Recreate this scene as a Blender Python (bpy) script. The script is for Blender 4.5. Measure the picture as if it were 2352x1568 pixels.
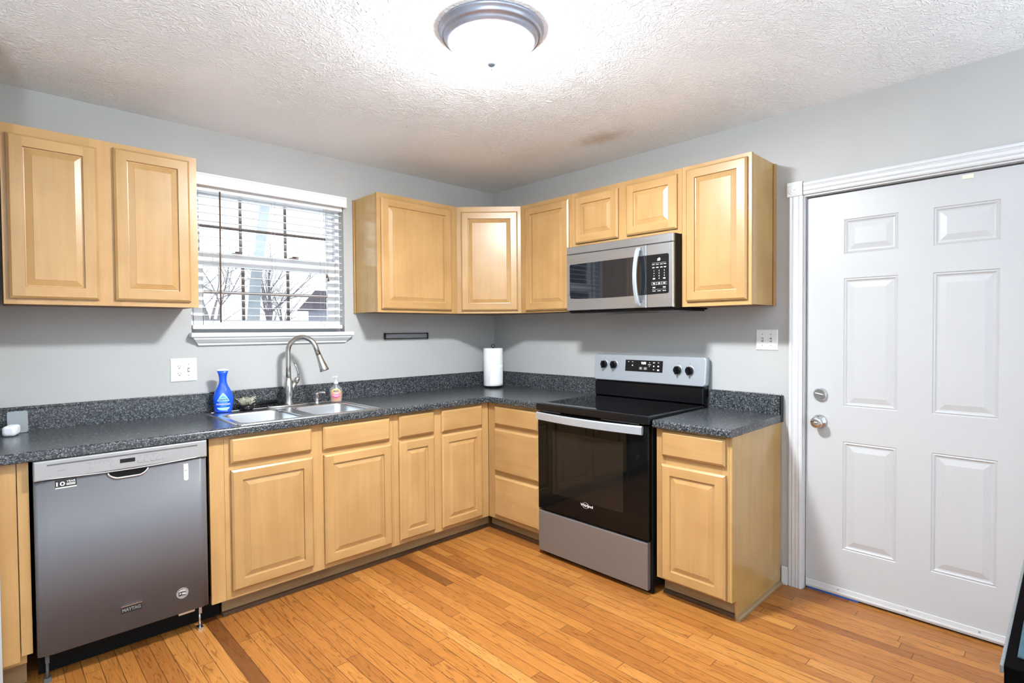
import bpy, bmesh, math, random
from mathutils import Vector, Matrix

# ------------------------------------------------------------------ clear
for o in list(bpy.data.objects):
    bpy.data.objects.remove(o, do_unlink=True)
S = bpy.context.scene
COL = S.collection

# ------------------------------------------------------------------ camera
cam_d = bpy.data.cameras.new('camera')
cam_d.sensor_fit = 'HORIZONTAL'
cam_d.sensor_width = 36.0
cam_d.lens = 1253.77 * 36.0 / 2352.0
cam_d.clip_start = 0.05
cam_d.clip_end = 300
cam = bpy.data.objects.new('camera', cam_d)
COL.objects.link(cam)
_r = Vector((0.71927409, -0.69468817, -0.00728952))
_u = Vector((0.02018971, 0.01041372, 0.99974193))
_f = Vector((0.69443298, 0.71923564, -0.02151587))
cam.matrix_world = Matrix(((_r.x, _u.x, -_f.x, -3.07757573), (_r.y, _u.y, -_f.y, -3.40422701),
                           (_r.z, _u.z, -_f.z, 1.37614809), (0, 0, 0, 1)))
S.camera = cam

# ------------------------------------------------------------------ sky, exposure
w = bpy.data.worlds.new('overcast_sky')
S.world = w
w.use_nodes = True
_bg = w.node_tree.nodes['Background']
_bg.inputs[0].default_value = (0.86, 0.94, 1.0, 1)
_bg.inputs[1].default_value = 2.9
S.view_settings.view_transform = 'Standard'
S.view_settings.look = 'None'
S.view_settings.exposure = 0.0
S.view_settings.gamma = 1.0
S.view_settings.use_curve_mapping = False
LAMP = 175.0          # ceiling lamp glass, emission strength
BULBS = 58.0          # watts the bulbs throw down through the bowl
FILL_LAMP = 90.0          # emission of the added fill uplights, unseen behind the camera
S.cycles.max_bounces = 10
S.cycles.diffuse_bounces = 6
S.cycles.glossy_bounces = 4
S.cycles.transparent_max_bounces = 24
S.cycles.sample_clamp_indirect = 6.0

H = 2.51              # ceiling height
CH = 0.925            # worktop height
UB, UT, UD = 1.495, 2.258, 0.302   # wall cabinets: bottom, top, depth

# ------------------------------------------------------------------ node helpers
def new_mat(name):
    m = bpy.data.materials.new(name)
    m.use_nodes = True
    nt = m.node_tree
    return m, nt, nt.nodes['Principled BSDF']

def N(nt, kind, **kw):
    n = nt.nodes.new(kind)
    for k, v in kw.items():
        if k == 'inp':
            for a, b in v.items():
                n.inputs[a].default_value = b
        else:
            setattr(n, k, v)
    return n

def L(nt, a, b):
    nt.links.new(a, b)

def ramp(nt, src, stops, interp='LINEAR'):
    r = N(nt, 'ShaderNodeValToRGB')
    r.color_ramp.interpolation = interp
    e = r.color_ramp.elements
    while len(e) < len(stops):
        e.new(0.5)
    for i, (p, c) in enumerate(stops):
        e[i].position = p
        e[i].color = (c[0], c[1], c[2], 1) if len(c) == 3 else c
    L(nt, src, r.inputs[0])
    return r

def math_n(nt, op, a, b=None, c=None):
    n = N(nt, 'ShaderNodeMath', operation=op)
    for i, v in enumerate((a, b, c)):
        if v is None:
            continue
        if isinstance(v, (int, float)):
            n.inputs[i].default_value = v
        else:
            L(nt, v, n.inputs[i])
    return n.outputs[0]

def mixc(nt, fac, a, b, blend='MIX'):
    n = N(nt, 'ShaderNodeMix', data_type='RGBA', blend_type=blend)
    for sock, v in ((n.inputs[0], fac), (n.inputs[6], a), (n.inputs[7], b)):
        if isinstance(v, (int, float)):
            sock.default_value = v
        elif isinstance(v, tuple):
            sock.default_value = (v[0], v[1], v[2], 1)
        else:
            L(nt, v, sock)
    return n.outputs[2]

def bump(nt, bsdf, height, strength, dist):
    b = N(nt, 'ShaderNodeBump')
    b.inputs['Strength'].default_value = strength
    b.inputs['Distance'].default_value = dist
    L(nt, height, b.inputs['Height'])
    L(nt, b.outputs[0], bsdf.inputs['Normal'])

def plain(name, col, rough=0.5, metal=0.0, spec=0.5, coat=0.0, noise=0.0, nscale=40.0, **kw):
    m, nt, b = new_mat(name)
    b.inputs['Base Color'].default_value = (*col, 1)
    b.inputs['Roughness'].default_value = rough
    b.inputs['Metallic'].default_value = metal
    b.inputs['Specular IOR Level'].default_value = spec
    b.inputs['Coat Weight'].default_value = coat
    b.inputs['Coat Roughness'].default_value = 0.08
    if noise:
        tc = N(nt, 'ShaderNodeTexCoord')
        nz = N(nt, 'ShaderNodeTexNoise', inp={'Scale': nscale, 'Detail': 4.0})
        L(nt, tc.outputs['Object'], nz.inputs['Vector'])
        lo = tuple(c * (1 - noise) for c in col)
        hi = tuple(min(1, c * (1 + noise)) for c in col)
        r = ramp(nt, nz.outputs[0], [(0.3, lo), (0.7, hi)])
        L(nt, r.outputs[0], b.inputs['Base Color'])
    for k, v in kw.items():
        b.inputs[k].default_value = v
    return m

def wood(name, horiz=False, base=(0.455, 0.272, 0.108), dark=(0.42, 0.243, 0.090)):
    m, nt, b = new_mat(name)
    tc = N(nt, 'ShaderNodeTexCoord')
    oi = N(nt, 'ShaderNodeObjectInfo')
    mp = N(nt, 'ShaderNodeMapping')
    mp.inputs['Scale'].default_value = (2.0, 2.0, 22.0) if horiz else (22.0, 22.0, 1.6)
    off = N(nt, 'ShaderNodeVectorMath', operation='SCALE')
    off.inputs[0].default_value = (13.7, 7.3, 5.1) if not horiz else (3.1, 9.7, 17.3)
    L(nt, oi.outputs['Random'], off.inputs['Scale'])
    add = N(nt, 'ShaderNodeVectorMath', operation='ADD')
    L(nt, tc.outputs['Object'], add.inputs[0])
    L(nt, off.outputs[0], add.inputs[1])
    L(nt, add.outputs[0], mp.inputs['Vector'])
    n1 = N(nt, 'ShaderNodeTexNoise', inp={'Scale': 1.0, 'Detail': 7.0, 'Roughness': 0.62, 'Distortion': 0.6})
    L(nt, mp.outputs[0], n1.inputs['Vector'])
    n2 = N(nt, 'ShaderNodeTexNoise', inp={'Scale': 4.0, 'Detail': 3.0, 'Roughness': 0.5})
    L(nt, add.outputs[0], n2.inputs['Vector'])
    r1 = ramp(nt, n1.outputs[0], [(0.30, dark), (0.52, base), (0.75, tuple(min(1, c * 1.09) for c in base))])
    r2 = ramp(nt, n2.outputs[0], [(0.30, (0.78, 0.70, 0.62)), (0.60, (1, 1, 1))])
    c = mixc(nt, 0.55, r1.outputs[0], r2.outputs[0], 'MULTIPLY')
    rv = N(nt, 'ShaderNodeMapRange', inp={'To Min': 0.90, 'To Max': 1.06})
    rnd = N(nt, 'ShaderNodeTexWhiteNoise', noise_dimensions='1D')
    L(nt, math_n(nt, 'ADD', oi.outputs['Random'], 0.37 if horiz else 0.11), rnd.inputs['W'])
    L(nt, rnd.outputs['Value'], rv.inputs[0])
    hs = N(nt, 'ShaderNodeHueSaturation')
    L(nt, rv.outputs[0], hs.inputs['Value'])
    L(nt, c, hs.inputs['Color'])
    L(nt, hs.outputs[0], b.inputs['Base Color'])
    b.inputs['Roughness'].default_value = 0.30
    b.inputs['Specular IOR Level'].default_value = 0.5
    bump(nt, b, n1.outputs[0], 0.05, 0.002)
    return m

def steel(name, col=(0.56, 0.57, 0.58), rough=0.3, axis='h', metal=1.0):
    m, nt, b = new_mat(name)
    tc = N(nt, 'ShaderNodeTexCoord')
    mp = N(nt, 'ShaderNodeMapping')
    mp.inputs['Scale'].default_value = (1.5, 1.5, 900) if axis == 'h' else (500, 500, 60)
    L(nt, tc.outputs['Object'], mp.inputs['Vector'])
    n = N(nt, 'ShaderNodeTexNoise', inp={'Scale': 1.0, 'Detail': 3.0})
    L(nt, mp.outputs[0], n.inputs['Vector'])
    r = ramp(nt, n.outputs[0], [(0.25, tuple(c * 0.96 for c in col)), (0.75, tuple(min(1, c * 1.03) for c in col))])
    L(nt, r.outputs[0], b.inputs['Base Color'])
    b.inputs['Metallic'].default_value = metal
    rr = N(nt, 'ShaderNodeMapRange', inp={'To Min': rough * 0.85, 'To Max': rough * 1.2})
    L(nt, n.outputs[0], rr.inputs[0])
    L(nt, rr.outputs[0], b.inputs['Roughness'])
    return m

def emit(name, col, strength):
    m, nt, b = new_mat(name)
    b.inputs['Base Color'].default_value = (*[min(1, c) for c in col], 1)
    b.inputs['Emission Color'].default_value = (*col, 1)
    b.inputs['Emission Strength'].default_value = strength
    return m

def sheer(name, col, alpha, rough=0.2):
    m, nt, b = new_mat(name)
    out = nt.nodes['Material Output']
    b.inputs['Base Color'].default_value = (*col, 1)
    b.inputs['Roughness'].default_value = rough
    t = N(nt, 'ShaderNodeBsdfTransparent')
    mx = N(nt, 'ShaderNodeMixShader')
    mx.inputs[0].default_value = alpha
    L(nt, t.outputs[0], mx.inputs[1])
    L(nt, b.outputs[0], mx.inputs[2])
    L(nt, mx.outputs[0], out.inputs[0])
    return m

def pane_glass(name):
    m, nt, b = new_mat(name)
    out = nt.nodes['Material Output']
    t = N(nt, 'ShaderNodeBsdfTransparent')
    g = N(nt, 'ShaderNodeBsdfGlossy', inp={'Roughness': 0.0})
    fr = N(nt, 'ShaderNodeFresnel', inp={'IOR': 1.45})
    mx = N(nt, 'ShaderNodeMixShader')
    L(nt, fr.outputs[0], mx.inputs[0])
    L(nt, t.outputs[0], mx.inputs[1])
    L(nt, g.outputs[0], mx.inputs[2])
    L(nt, mx.outputs[0], out.inputs[0])
    return m

# ------------------------------------------------------------------ materials
M = {}
def mat_wall():
    m, nt, b = new_mat('grey_wall_paint')
    tc = N(nt, 'ShaderNodeTexCoord')
    n = N(nt, 'ShaderNodeTexNoise', inp={'Scale': 90.0, 'Detail': 4.0, 'Roughness': 0.6})
    L(nt, tc.outputs['Object'], n.inputs['Vector'])
    n2 = N(nt, 'ShaderNodeTexNoise', inp={'Scale': 3.0, 'Detail': 3.0})
    L(nt, tc.outputs['Object'], n2.inputs['Vector'])
    r = ramp(nt, n2.outputs[0], [(0.3, (0.425, 0.422, 0.412)), (0.7, (0.445, 0.442, 0.432))])
    L(nt, r.outputs[0], b.inputs['Base Color'])
    b.inputs['Roughness'].default_value = 0.55
    b.inputs['Specular IOR Level'].default_value = 0.3
    bump(nt, b, n.outputs[0], 0.18, 0.0025)
    return m

def mat_ceiling():
    m, nt, b = new_mat('stomped_white_ceiling')
    tc = N(nt, 'ShaderNodeTexCoord')
    # brushed ridges, radiating in patches
    warp = N(nt, 'ShaderNodeTexNoise', inp={'Scale': 5.0, 'Detail': 2.0})
    L(nt, tc.outputs['Object'], warp.inputs['Vector'])
    wv = N(nt, 'ShaderNodeVectorMath', operation='SCALE', inp={'Scale': 0.22})
    L(nt, warp.outputs['Color'], wv.inputs[0])
    ad = N(nt, 'ShaderNodeVectorMath', operation='ADD')
    L(nt, tc.outputs['Object'], ad.inputs[0])
    L(nt, wv.outputs[0], ad.inputs[1])
    vo = N(nt, 'ShaderNodeTexVoronoi', voronoi_dimensions='2D', inp={'Scale': 5.2, 'Randomness': 1.0})
    L(nt, ad.outputs[0], vo.inputs['Vector'])
    dv = N(nt, 'ShaderNodeVectorMath', operation='SUBTRACT')
    L(nt, ad.outputs[0], dv.inputs[0])
    L(nt, vo.outputs['Position'], dv.inputs[1])
    sp = N(nt, 'ShaderNodeSeparateXYZ')
    L(nt, dv.outputs[0], sp.inputs[0])
    ang = math_n(nt, 'ARCTAN2', sp.outputs[1], sp.outputs[0])
    comb = N(nt, 'ShaderNodeCombineXYZ')
    L(nt, math_n(nt, 'MULTIPLY', ang, 2.3), comb.inputs[0])
    L(nt, math_n(nt, 'MULTIPLY', vo.outputs['Distance'], 3.0), comb.inputs[1])
    rad = N(nt, 'ShaderNodeTexNoise', inp={'Scale': 2.6, 'Detail': 3.0, 'Distortion': 0.9})
    L(nt, comb.outputs[0], rad.inputs['Vector'])
    fine = N(nt, 'ShaderNodeTexNoise', inp={'Scale': 17.0, 'Detail': 2.0, 'Distortion': 1.8})
    L(nt, tc.outputs['Object'], fine.inputs['Vector'])
    r1 = math_n(nt, 'ABSOLUTE', math_n(nt, 'SUBTRACT', rad.outputs[0], 0.5))
    r2 = math_n(nt, 'ABSOLUTE', math_n(nt, 'SUBTRACT', fine.outputs[0], 0.5))
    a1 = ramp(nt, r1, [(0.0, (1, 1, 1)), (0.07, (0, 0, 0))], 'EASE')
    a2 = ramp(nt, r2, [(0.0, (1, 1, 1)), (0.085, (0, 0, 0))], 'EASE')
    hsum = math_n(nt, 'ADD', math_n(nt, 'MULTIPLY', a1.outputs[0], 0.45), math_n(nt, 'MULTIPLY', a2.outputs[0], 0.65))
    mk = N(nt, 'ShaderNodeTexNoise', inp={'Scale': 2.2, 'Detail': 2.0})
    L(nt, tc.outputs['Object'], mk.inputs['Vector'])
    mkr = ramp(nt, mk.outputs[0], [(0.32, (0.25, 0.25, 0.25)), (0.55, (1, 1, 1))])
    hh = math_n(nt, 'MULTIPLY', hsum, mkr.outputs[0])
    bump(nt, b, hh, 0.5, 0.012)
    # old water stains in the corner
    def stain(cx, cy, rx, ry):
        s = N(nt, 'ShaderNodeVectorMath', operation='SUBTRACT')
        L(nt, tc.outputs['Object'], s.inputs[0])
        s.inputs[1].default_value = (cx, cy, H)
        q = N(nt, 'ShaderNodeVectorMath', operation='MULTIPLY')
        L(nt, s.outputs[0], q.inputs[0])
        q.inputs[1].default_value = (1 / rx, 1 / ry, 0)
        ln = N(nt, 'ShaderNodeVectorMath', operation='LENGTH')
        L(nt, q.outputs[0], ln.inputs[0])
        nn = N(nt, 'ShaderNodeTexNoise', inp={'Scale': 14.0, 'Detail': 4.0})
        L(nt, tc.outputs['Object'], nn.inputs['Vector'])
        d = math_n(nt, 'ADD', ln.outputs['Value'], math_n(nt, 'MULTIPLY', math_n(nt, 'SUBTRACT', nn.outputs[0], 0.5), 0.7))
        return ramp(nt, d, [(0.0, (1, 1, 1)), (1.0, (0, 0, 0))], 'EASE').outputs[0]
    c = mixc(nt, math_n(nt, 'MULTIPLY', stain(-0.42, -1.43, 0.14, 0.24), 0.60), (0.885, 0.91, 0.93), (0.50, 0.36, 0.22))
    c = mixc(nt, math_n(nt, 'MULTIPLY', stain(-0.50, -0.95, 0.22, 0.6), 0.16), c, (0.62, 0.52, 0.42))
    c = mixc(nt, math_n(nt, 'MULTIPLY', stain(-2.5, -0.45, 0.45, 0.3), 0.10), c, (0.66, 0.58, 0.48))
    L(nt, c, b.inputs['Base Color'])
    b.inputs['Roughness'].default_value = 0.8
    b.inputs['Specular IOR Level'].default_value = 0.2
    return m

def mat_floor():
    m, nt, b = new_mat('oak_strip_floor')
    tc = N(nt, 'ShaderNodeTexCoord')
    sp = N(nt, 'ShaderNodeSeparateXYZ')
    L(nt, tc.outputs['Object'], sp.inputs[0])
    W = 0.0575
    xr = math_n(nt, 'DIVIDE', sp.outputs[0], W)
    row = math_n(nt, 'FLOOR', xr)
    fx = math_n(nt, 'FRACT', xr)
    wn = N(nt, 'ShaderNodeTexWhiteNoise', noise_dimensions='1D')
    L(nt, row, wn.inputs['W'])
    ln = math_n(nt, 'ADD', math_n(nt, 'MULTIPLY', wn.outputs['Value'], 0.75), 0.65)
    wn2 = N(nt, 'ShaderNodeTexWhiteNoise', noise_dimensions='1D')
    L(nt, math_n(nt, 'ADD', row, 71.3), wn2.inputs['W'])
    yy = math_n(nt, 'ADD', math_n(nt, 'DIVIDE', sp.outputs[1], ln), math_n(nt, 'MULTIPLY', wn2.outputs['Value'], 9.0))
    colr = math_n(nt, 'FLOOR', yy)
    fy = math_n(nt, 'FRACT', yy)
    idv = N(nt, 'ShaderNodeCombineXYZ')
    L(nt, row, idv.inputs[0])
    L(nt, colr, idv.inputs[1])
    pid = N(nt, 'ShaderNodeTexWhiteNoise', noise_dimensions='2D')
    L(nt, idv.outputs[0], pid.inputs['Vector'])
    rs = N(nt, 'ShaderNodeSeparateColor')
    L(nt, pid.outputs['Color'], rs.inputs[0])
    base = ramp(nt, rs.outputs[0], [(0.0, (0.15, 0.050, 0.012)), (0.07, (0.30, 0.108, 0.023)), (0.5, (0.375, 0.145, 0.030)),
                                     (0.85, (0.435, 0.180, 0.040)), (1.0, (0.49, 0.22, 0.056))])
    # grain, shifted per board
    g = N(nt, 'ShaderNodeCombineXYZ')
    L(nt, math_n(nt, 'ADD', math_n(nt, 'MULTIPLY', sp.outputs[0], 26.0), math_n(nt, 'MULTIPLY', rs.outputs[1], 60.0)), g.inputs[0])
    L(nt, math_n(nt, 'ADD', math_n(nt, 'MULTIPLY', sp.outputs[1], 1.7), math_n(nt, 'MULTIPLY', rs.outputs[2], 40.0)), g.inputs[1])
    n1 = N(nt, 'ShaderNodeTexNoise', inp={'Scale': 1.0, 'Detail': 2.0, 'Distortion': 0.8})
    L(nt, g.outputs[0], n1.inputs['Vector'])
    rings = math_n(nt, 'FRACT', math_n(nt, 'MULTIPLY', n1.outputs[0], 9.0))
    rr = ramp(nt, rings, [(0.0, (0.45, 0.36, 0.29)), (0.16, (0.92, 0.90, 0.88)), (0.6, (1, 1, 1)), (0.93, (0.95, 0.92, 0.9)), (1.0, (0.45, 0.36, 0.29))])
    g2 = N(nt, 'ShaderNodeCombineXYZ')
    L(nt, math_n(nt, 'MULTIPLY', sp.outputs[0], 420.0), g2.inputs[0])
    L(nt, math_n(nt, 'MULTIPLY', sp.outputs[1], 9.0), g2.inputs[1])
    n2 = N(nt, 'ShaderNodeTexNoise', inp={'Scale': 1.0, 'Detail': 3.0})
    L(nt, g2.outputs[0], n2.inputs['Vector'])
    rf = ramp(nt, n2.outputs[0], [(0.35, (0.72, 0.66, 0.60)), (0.55, (1, 1, 1))])
    c = mixc(nt, 0.85, base.outputs[0], rr.outputs[0], 'MULTIPLY')
    c = mixc(nt, 0.75, c, rf.outputs[0], 'MULTIPLY')
    # worn, greyer traffic marks by the back door
    # dark joints
    ex = math_n(nt, 'MULTIPLY', math_n(nt, 'MINIMUM', fx, math_n(nt, 'SUBTRACT', 1.0, fx)), W)
    ey = math_n(nt, 'MULTIPLY', math_n(nt, 'MINIMUM', fy, math_n(nt, 'SUBTRACT', 1.0, fy)), ln)
    e = math_n(nt, 'MINIMUM', ex, ey)
    jr = ramp(nt, math_n(nt, 'MULTIPLY', e, 100.0), [(0.07, (1, 1, 1)), (0.19, (0, 0, 0))])
    c = mixc(nt, math_n(nt, 'MULTIPLY', jr.outputs[0], 0.85), c, (0.06, 0.02, 0.007))
    L(nt, c, b.inputs['Base Color'])
    b.inputs['Roughness'].default_value = 0.36
    b.inputs['Specular IOR Level'].default_value = 0.4
    bump(nt, b, math_n(nt, 'SUBTRACT', 1.0, jr.outputs[0]), 0.25, 0.0015)
    return m

def mat_laminate():
    m, nt, b = new_mat('speckled_charcoal_laminate')
    tc = N(nt, 'ShaderNodeTexCoord')
    v = N(nt, 'ShaderNodeTexVoronoi', inp={'Scale': 270.0, 'Randomness': 1.0})
    L(nt, tc.outputs['Object'], v.inputs['Vector'])
    s = N(nt, 'ShaderNodeSeparateColor')
    L(nt, v.outputs['Color'], s.inputs[0])
    n = N(nt, 'ShaderNodeTexNoise', inp={'Scale': 120.0, 'Detail': 5.0, 'Roughness': 0.7})
    L(nt, tc.outputs['Object'], n.inputs['Vector'])
    a = ramp(nt, s.outputs[0], [(0.0, (0.010, 0.012, 0.016)), (0.45, (0.027, 0.031, 0.037)), (0.72, (0.070, 0.077, 0.086)), (0.92, (0.145, 0.152, 0.158)), (1.0, (0.21, 0.215, 0.21))])
    bb = ramp(nt, n.outputs[0], [(0.36, (0.35, 0.36, 0.38)), (0.62, (1.25, 1.25, 1.22))])
    c = mixc(nt, 0.8, a.outputs[0], bb.outputs[0], 'MULTIPLY')
    L(nt, c, b.inputs['Base Color'])
    b.inputs['Roughness'].default_value = 0.24
    b.inputs['Specular IOR Level'].default_value = 0.55
    return m

M['wall'] = mat_wall()
M['ceiling'] = mat_ceiling()
M['floor'] = mat_floor()
M['lam'] = mat_laminate()
M['wv'] = wood('maple_vertical_grain')
M['wh'] = wood('maple_horizontal_grain', True)
M['wside'] = wood('maple_veneer_side', False, (0.50, 0.315, 0.115), (0.46, 0.28, 0.096))
M['wside'].node_tree.nodes['Principled BSDF'].inputs['Roughness'].default_value = 0.2
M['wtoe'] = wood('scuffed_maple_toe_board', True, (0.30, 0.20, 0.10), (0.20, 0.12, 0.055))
M['wdark'] = wood('dark_stained_shoe_moulding', True, (0.085, 0.042, 0.022), (0.05, 0.024, 0.013))
M['woodunder'] = plain('brown_cabinet_underside', (0.20, 0.10, 0.05), 0.6, noise=0.2)  # bottom faces get a darker brown than the sides
M['white'] = plain('white_trim_paint', (0.62, 0.625, 0.635), 0.35, noise=0.02, nscale=6)
M['door'] = plain('white_door_paint', (0.49, 0.493, 0.50), 0.38, noise=0.015, nscale=4)
M['vinyl'] = plain('white_vinyl', (0.82, 0.84, 0.87), 0.35, noise=0.015)
M['blind'] = plain('white_blind_slat', (0.80, 0.80, 0.80), 0.4, noise=0.02)
M['wand'] = plain('backlit_blind_wand', (0.10, 0.055, 0.03), 0.4)  # white wand, its backlit darkness put into the colour
M['brownwood'] = plain('brown_plastic', (0.07, 0.035, 0.02), 0.4)
M['muntin'] = plain('backlit_window_grille', (0.17, 0.13, 0.11), 0.5)  # brown stands in for how dark the grilles look against daylight
M['cord'] = plain('blind_cord', (0.45, 0.42, 0.38), 0.7)
M['plate'] = plain('white_switch_plate', (0.82, 0.82, 0.80), 0.3)
M['slot'] = plain('dark_socket_slot', (0.02, 0.02, 0.02), 0.6)
M['switchgrey'] = plain('grey_switch_shadow_gap', (0.25, 0.25, 0.24), 0.6)
M['steel'] = steel('brushed_stainless', (0.66, 0.69, 0.73), 0.28)
M['steel_sink'] = steel('satin_sink_steel', (0.66, 0.67, 0.69), 0.24)
M['steel_dw'] = steel('grey_stainless_door', (0.125, 0.12, 0.126), 0.5, 'v', 0.15)
M['dwplastic'] = plain('silver_plastic_panel', (0.36, 0.36, 0.365), 0.38, metal=0.4, noise=0.02)
M['steel_drawer'] = steel('brushed_drawer_steel', (0.22, 0.20, 0.19), 0.38, 'h', 0.5)
M['steel_range'] = steel('silver_range_panel', (0.46, 0.50, 0.545), 0.36, metal=0.55)
M['nickel'] = plain('brushed_nickel', (0.55, 0.54, 0.52), 0.22, metal=1.0, noise=0.05, nscale=200)
M['chrome'] = plain('satin_chrome', (0.62, 0.62, 0.62), 0.18, metal=1.0)
M['lampring'] = plain('pewter_lamp_ring', (0.38, 0.40, 0.48), 0.35, metal=0.7, noise=0.04)
def lit_glass(name, col, strength):
    # frosted bowl: glows, and lets the bulbs' light through
    m, nt, b = new_mat(name)
    out = nt.nodes['Material Output']
    e = N(nt, 'ShaderNodeEmission', inp={'Strength': strength})
    e.inputs['Color'].default_value = (*col, 1)
    t = N(nt, 'ShaderNodeBsdfTransparent')
    t.inputs['Color'].default_value = (0.9, 0.9, 0.9, 1)
    a = N(nt, 'ShaderNodeAddShader')
    L(nt, t.outputs[0], a.inputs[0]); L(nt, e.outputs[0], a.inputs[1])
    L(nt, a.outputs[0], out.inputs[0])
    return m
M['lampglass'] = lit_glass('lit_lamp_glass', (0.92, 0.97, 1.0), LAMP * 0.75)
M['finial'] = plain('dark_pewter_finial', (0.030, 0.031, 0.034), 0.6, spec=0.1)
M['fillglass_bright'] = emit('lit_bright_fill_diffuser', (0.74, 0.88, 1.0), FILL_LAMP * 11.5)  # glow of the added fill uplights, here the stronger one
M['fillglass'] = emit('lit_fill_diffuser', (0.74, 0.88, 1.0), FILL_LAMP)
M['black'] = plain('black_enamel', (0.004, 0.004, 0.005), 0.18, spec=0.3)
M['blackmatte'] = plain('black_matte', (0.004, 0.004, 0.004), 0.6, spec=0.15)
M['blackplastic'] = plain('black_plastic', (0.006, 0.006, 0.007), 0.3, spec=0.3)
M['cooktop'] = plain('black_glass_cooktop', (0.006, 0.006, 0.007), 0.04)
M['ovenglass'] = plain('black_oven_glass', (0.004, 0.004, 0.004), 0.03, spec=0.22)
M['ovenwindow'] = plain('smoked_oven_window', (0.012, 0.010, 0.008), 0.03, spec=0.30)
M['mwglass'] = plain('dark_microwave_window', (0.010, 0.012, 0.016), 0.03, spec=0.9)
M['greyrubber'] = plain('grey_rubber', (0.10, 0.10, 0.10), 0.6)
M['whiteink'] = plain('white_print', (0.75, 0.75, 0.75), 0.5)
M['greyink'] = plain('grey_print', (0.22, 0.22, 0.22), 0.5)
M['blackink'] = plain('black_print', (0.012, 0.012, 0.014), 0.5)
M['display'] = emit('lit_digits', (0.85, 0.95, 1.0), 2.5)
M['bluesoap'] = plain('blue_bottle_plastic', (0.004, 0.075, 0.62), 0.22, coat=0.3)
M['lightblue'] = plain('pale_blue_label', (0.36, 0.66, 0.90), 0.4)
M['midblue'] = plain('sky_blue_label', (0.08, 0.35, 0.80), 0.4)
M['navyink'] = plain('navy_print', (0.006, 0.012, 0.12), 0.5)
M['capwhite'] = plain('white_cap_plastic', (0.80, 0.84, 0.90), 0.35)
M['clear'] = sheer('clear_plastic', (0.75, 0.78, 0.80), 0.16, 0.08)
M['frost'] = sheer('frosted_pump_plastic', (0.85, 0.86, 0.88), 0.55, 0.25)
M['acrylic'] = sheer('clear_acrylic_plate', (0.55, 0.60, 0.64), 0.38, 0.25)
M['orange'] = sheer('amber_liquid_soap', (0.62, 0.25, 0.10), 0.72, 0.1)
M['screen'] = sheer('grey_insect_screen', (0.10, 0.10, 0.12), 0.27, 0.9)
M['glass'] = pane_glass('window_glass')
M['towel'] = plain('white_paper_towel', (0.84, 0.85, 0.87), 0.9, noise=0.03, nscale=120)
M['bristle'] = plain('stained_bristle', (0.42, 0.40, 0.30), 0.8, noise=0.35, nscale=60)
M['teal'] = plain('teal_cloth', (0.018, 0.050, 0.068), 0.85, noise=0.25, nscale=50)
M['tabletop'] = plain('black_table_lacquer', (0.002, 0.0015, 0.0015), 0.8, spec=0.02)
M['edgegrey'] = plain('grey_table_edge_band', (0.13, 0.135, 0.135), 0.4)
M['strip'] = plain('dull_grey_magnet_strip', (0.30, 0.30, 0.33), 0.35, metal=0.3)
M['bark'] = plain('purple_grey_bark', (0.20, 0.17, 0.19), 0.9, noise=0.25, nscale=4)
M['palebark'] = plain('pale_grey_bark', (0.34, 0.38, 0.40), 0.9, noise=0.15, nscale=3)
M['snow'] = plain('snowy_lawn', (0.80, 0.85, 0.90), 0.9, noise=0.08, nscale=0.4)
M['roof'] = plain('plum_grey_shingles', (0.085, 0.065, 0.085), 0.9, noise=0.2, nscale=3)
M['siding'] = plain('grey_siding', (0.36, 0.36, 0.42), 0.8, noise=0.06, nscale=2)
M['carpet'] = plain('pale_bounce_carpet', (0.66, 0.67, 0.68), 0.95, noise=0.06, nscale=80)
M['gaplight'] = plain('blue_gap_daylight', (0.03, 0.09, 0.36), 0.5)  # colour of the daylight showing under the door
M['cream'] = plain('cream_felt_pad', (0.72, 0.70, 0.58), 0.8)

def mat_soaplabel():
    m, nt, b = new_mat('sunset_label')
    tc = N(nt, 'ShaderNodeTexCoord')
    sp = N(nt, 'ShaderNodeSeparateXYZ')
    L(nt, tc.outputs['Generated'], sp.inputs[0])
    r = ramp(nt, sp.outputs[2], [(0.0, (0.75, 0.05, 0.20)), (0.35, (0.85, 0.13, 0.20)), (0.6, (0.88, 0.30, 0.12)), (0.95, (0.90, 0.68, 0.18))])
    L(nt, r.outputs[0], b.inputs['Base Color'])
    b.inputs['Roughness'].default_value = 0.4
    return m
M['soaplabel'] = mat_soaplabel()

# ------------------------------------------------------------------ object helpers
def empty(name, loc=(0, 0, 0)):
    o = bpy.data.objects.new(name, None)
    COL.objects.link(o)
    o.location = loc
    o.empty_display_size = 0.05
    return o

def tag(o, label=None, cat=None, group=None, kind=None):
    if label: o['label'] = label
    if cat: o['category'] = cat
    if group: o['group'] = group
    if kind: o['kind'] = kind
    return o

def thing(name, label, cat, loc, group=None):
    return tag(empty(name, loc), label, cat, group)

def wloc(o):
    v = Vector((0, 0, 0))
    while o is not None:
        v += o.location
        o = o.parent
    return v

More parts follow.
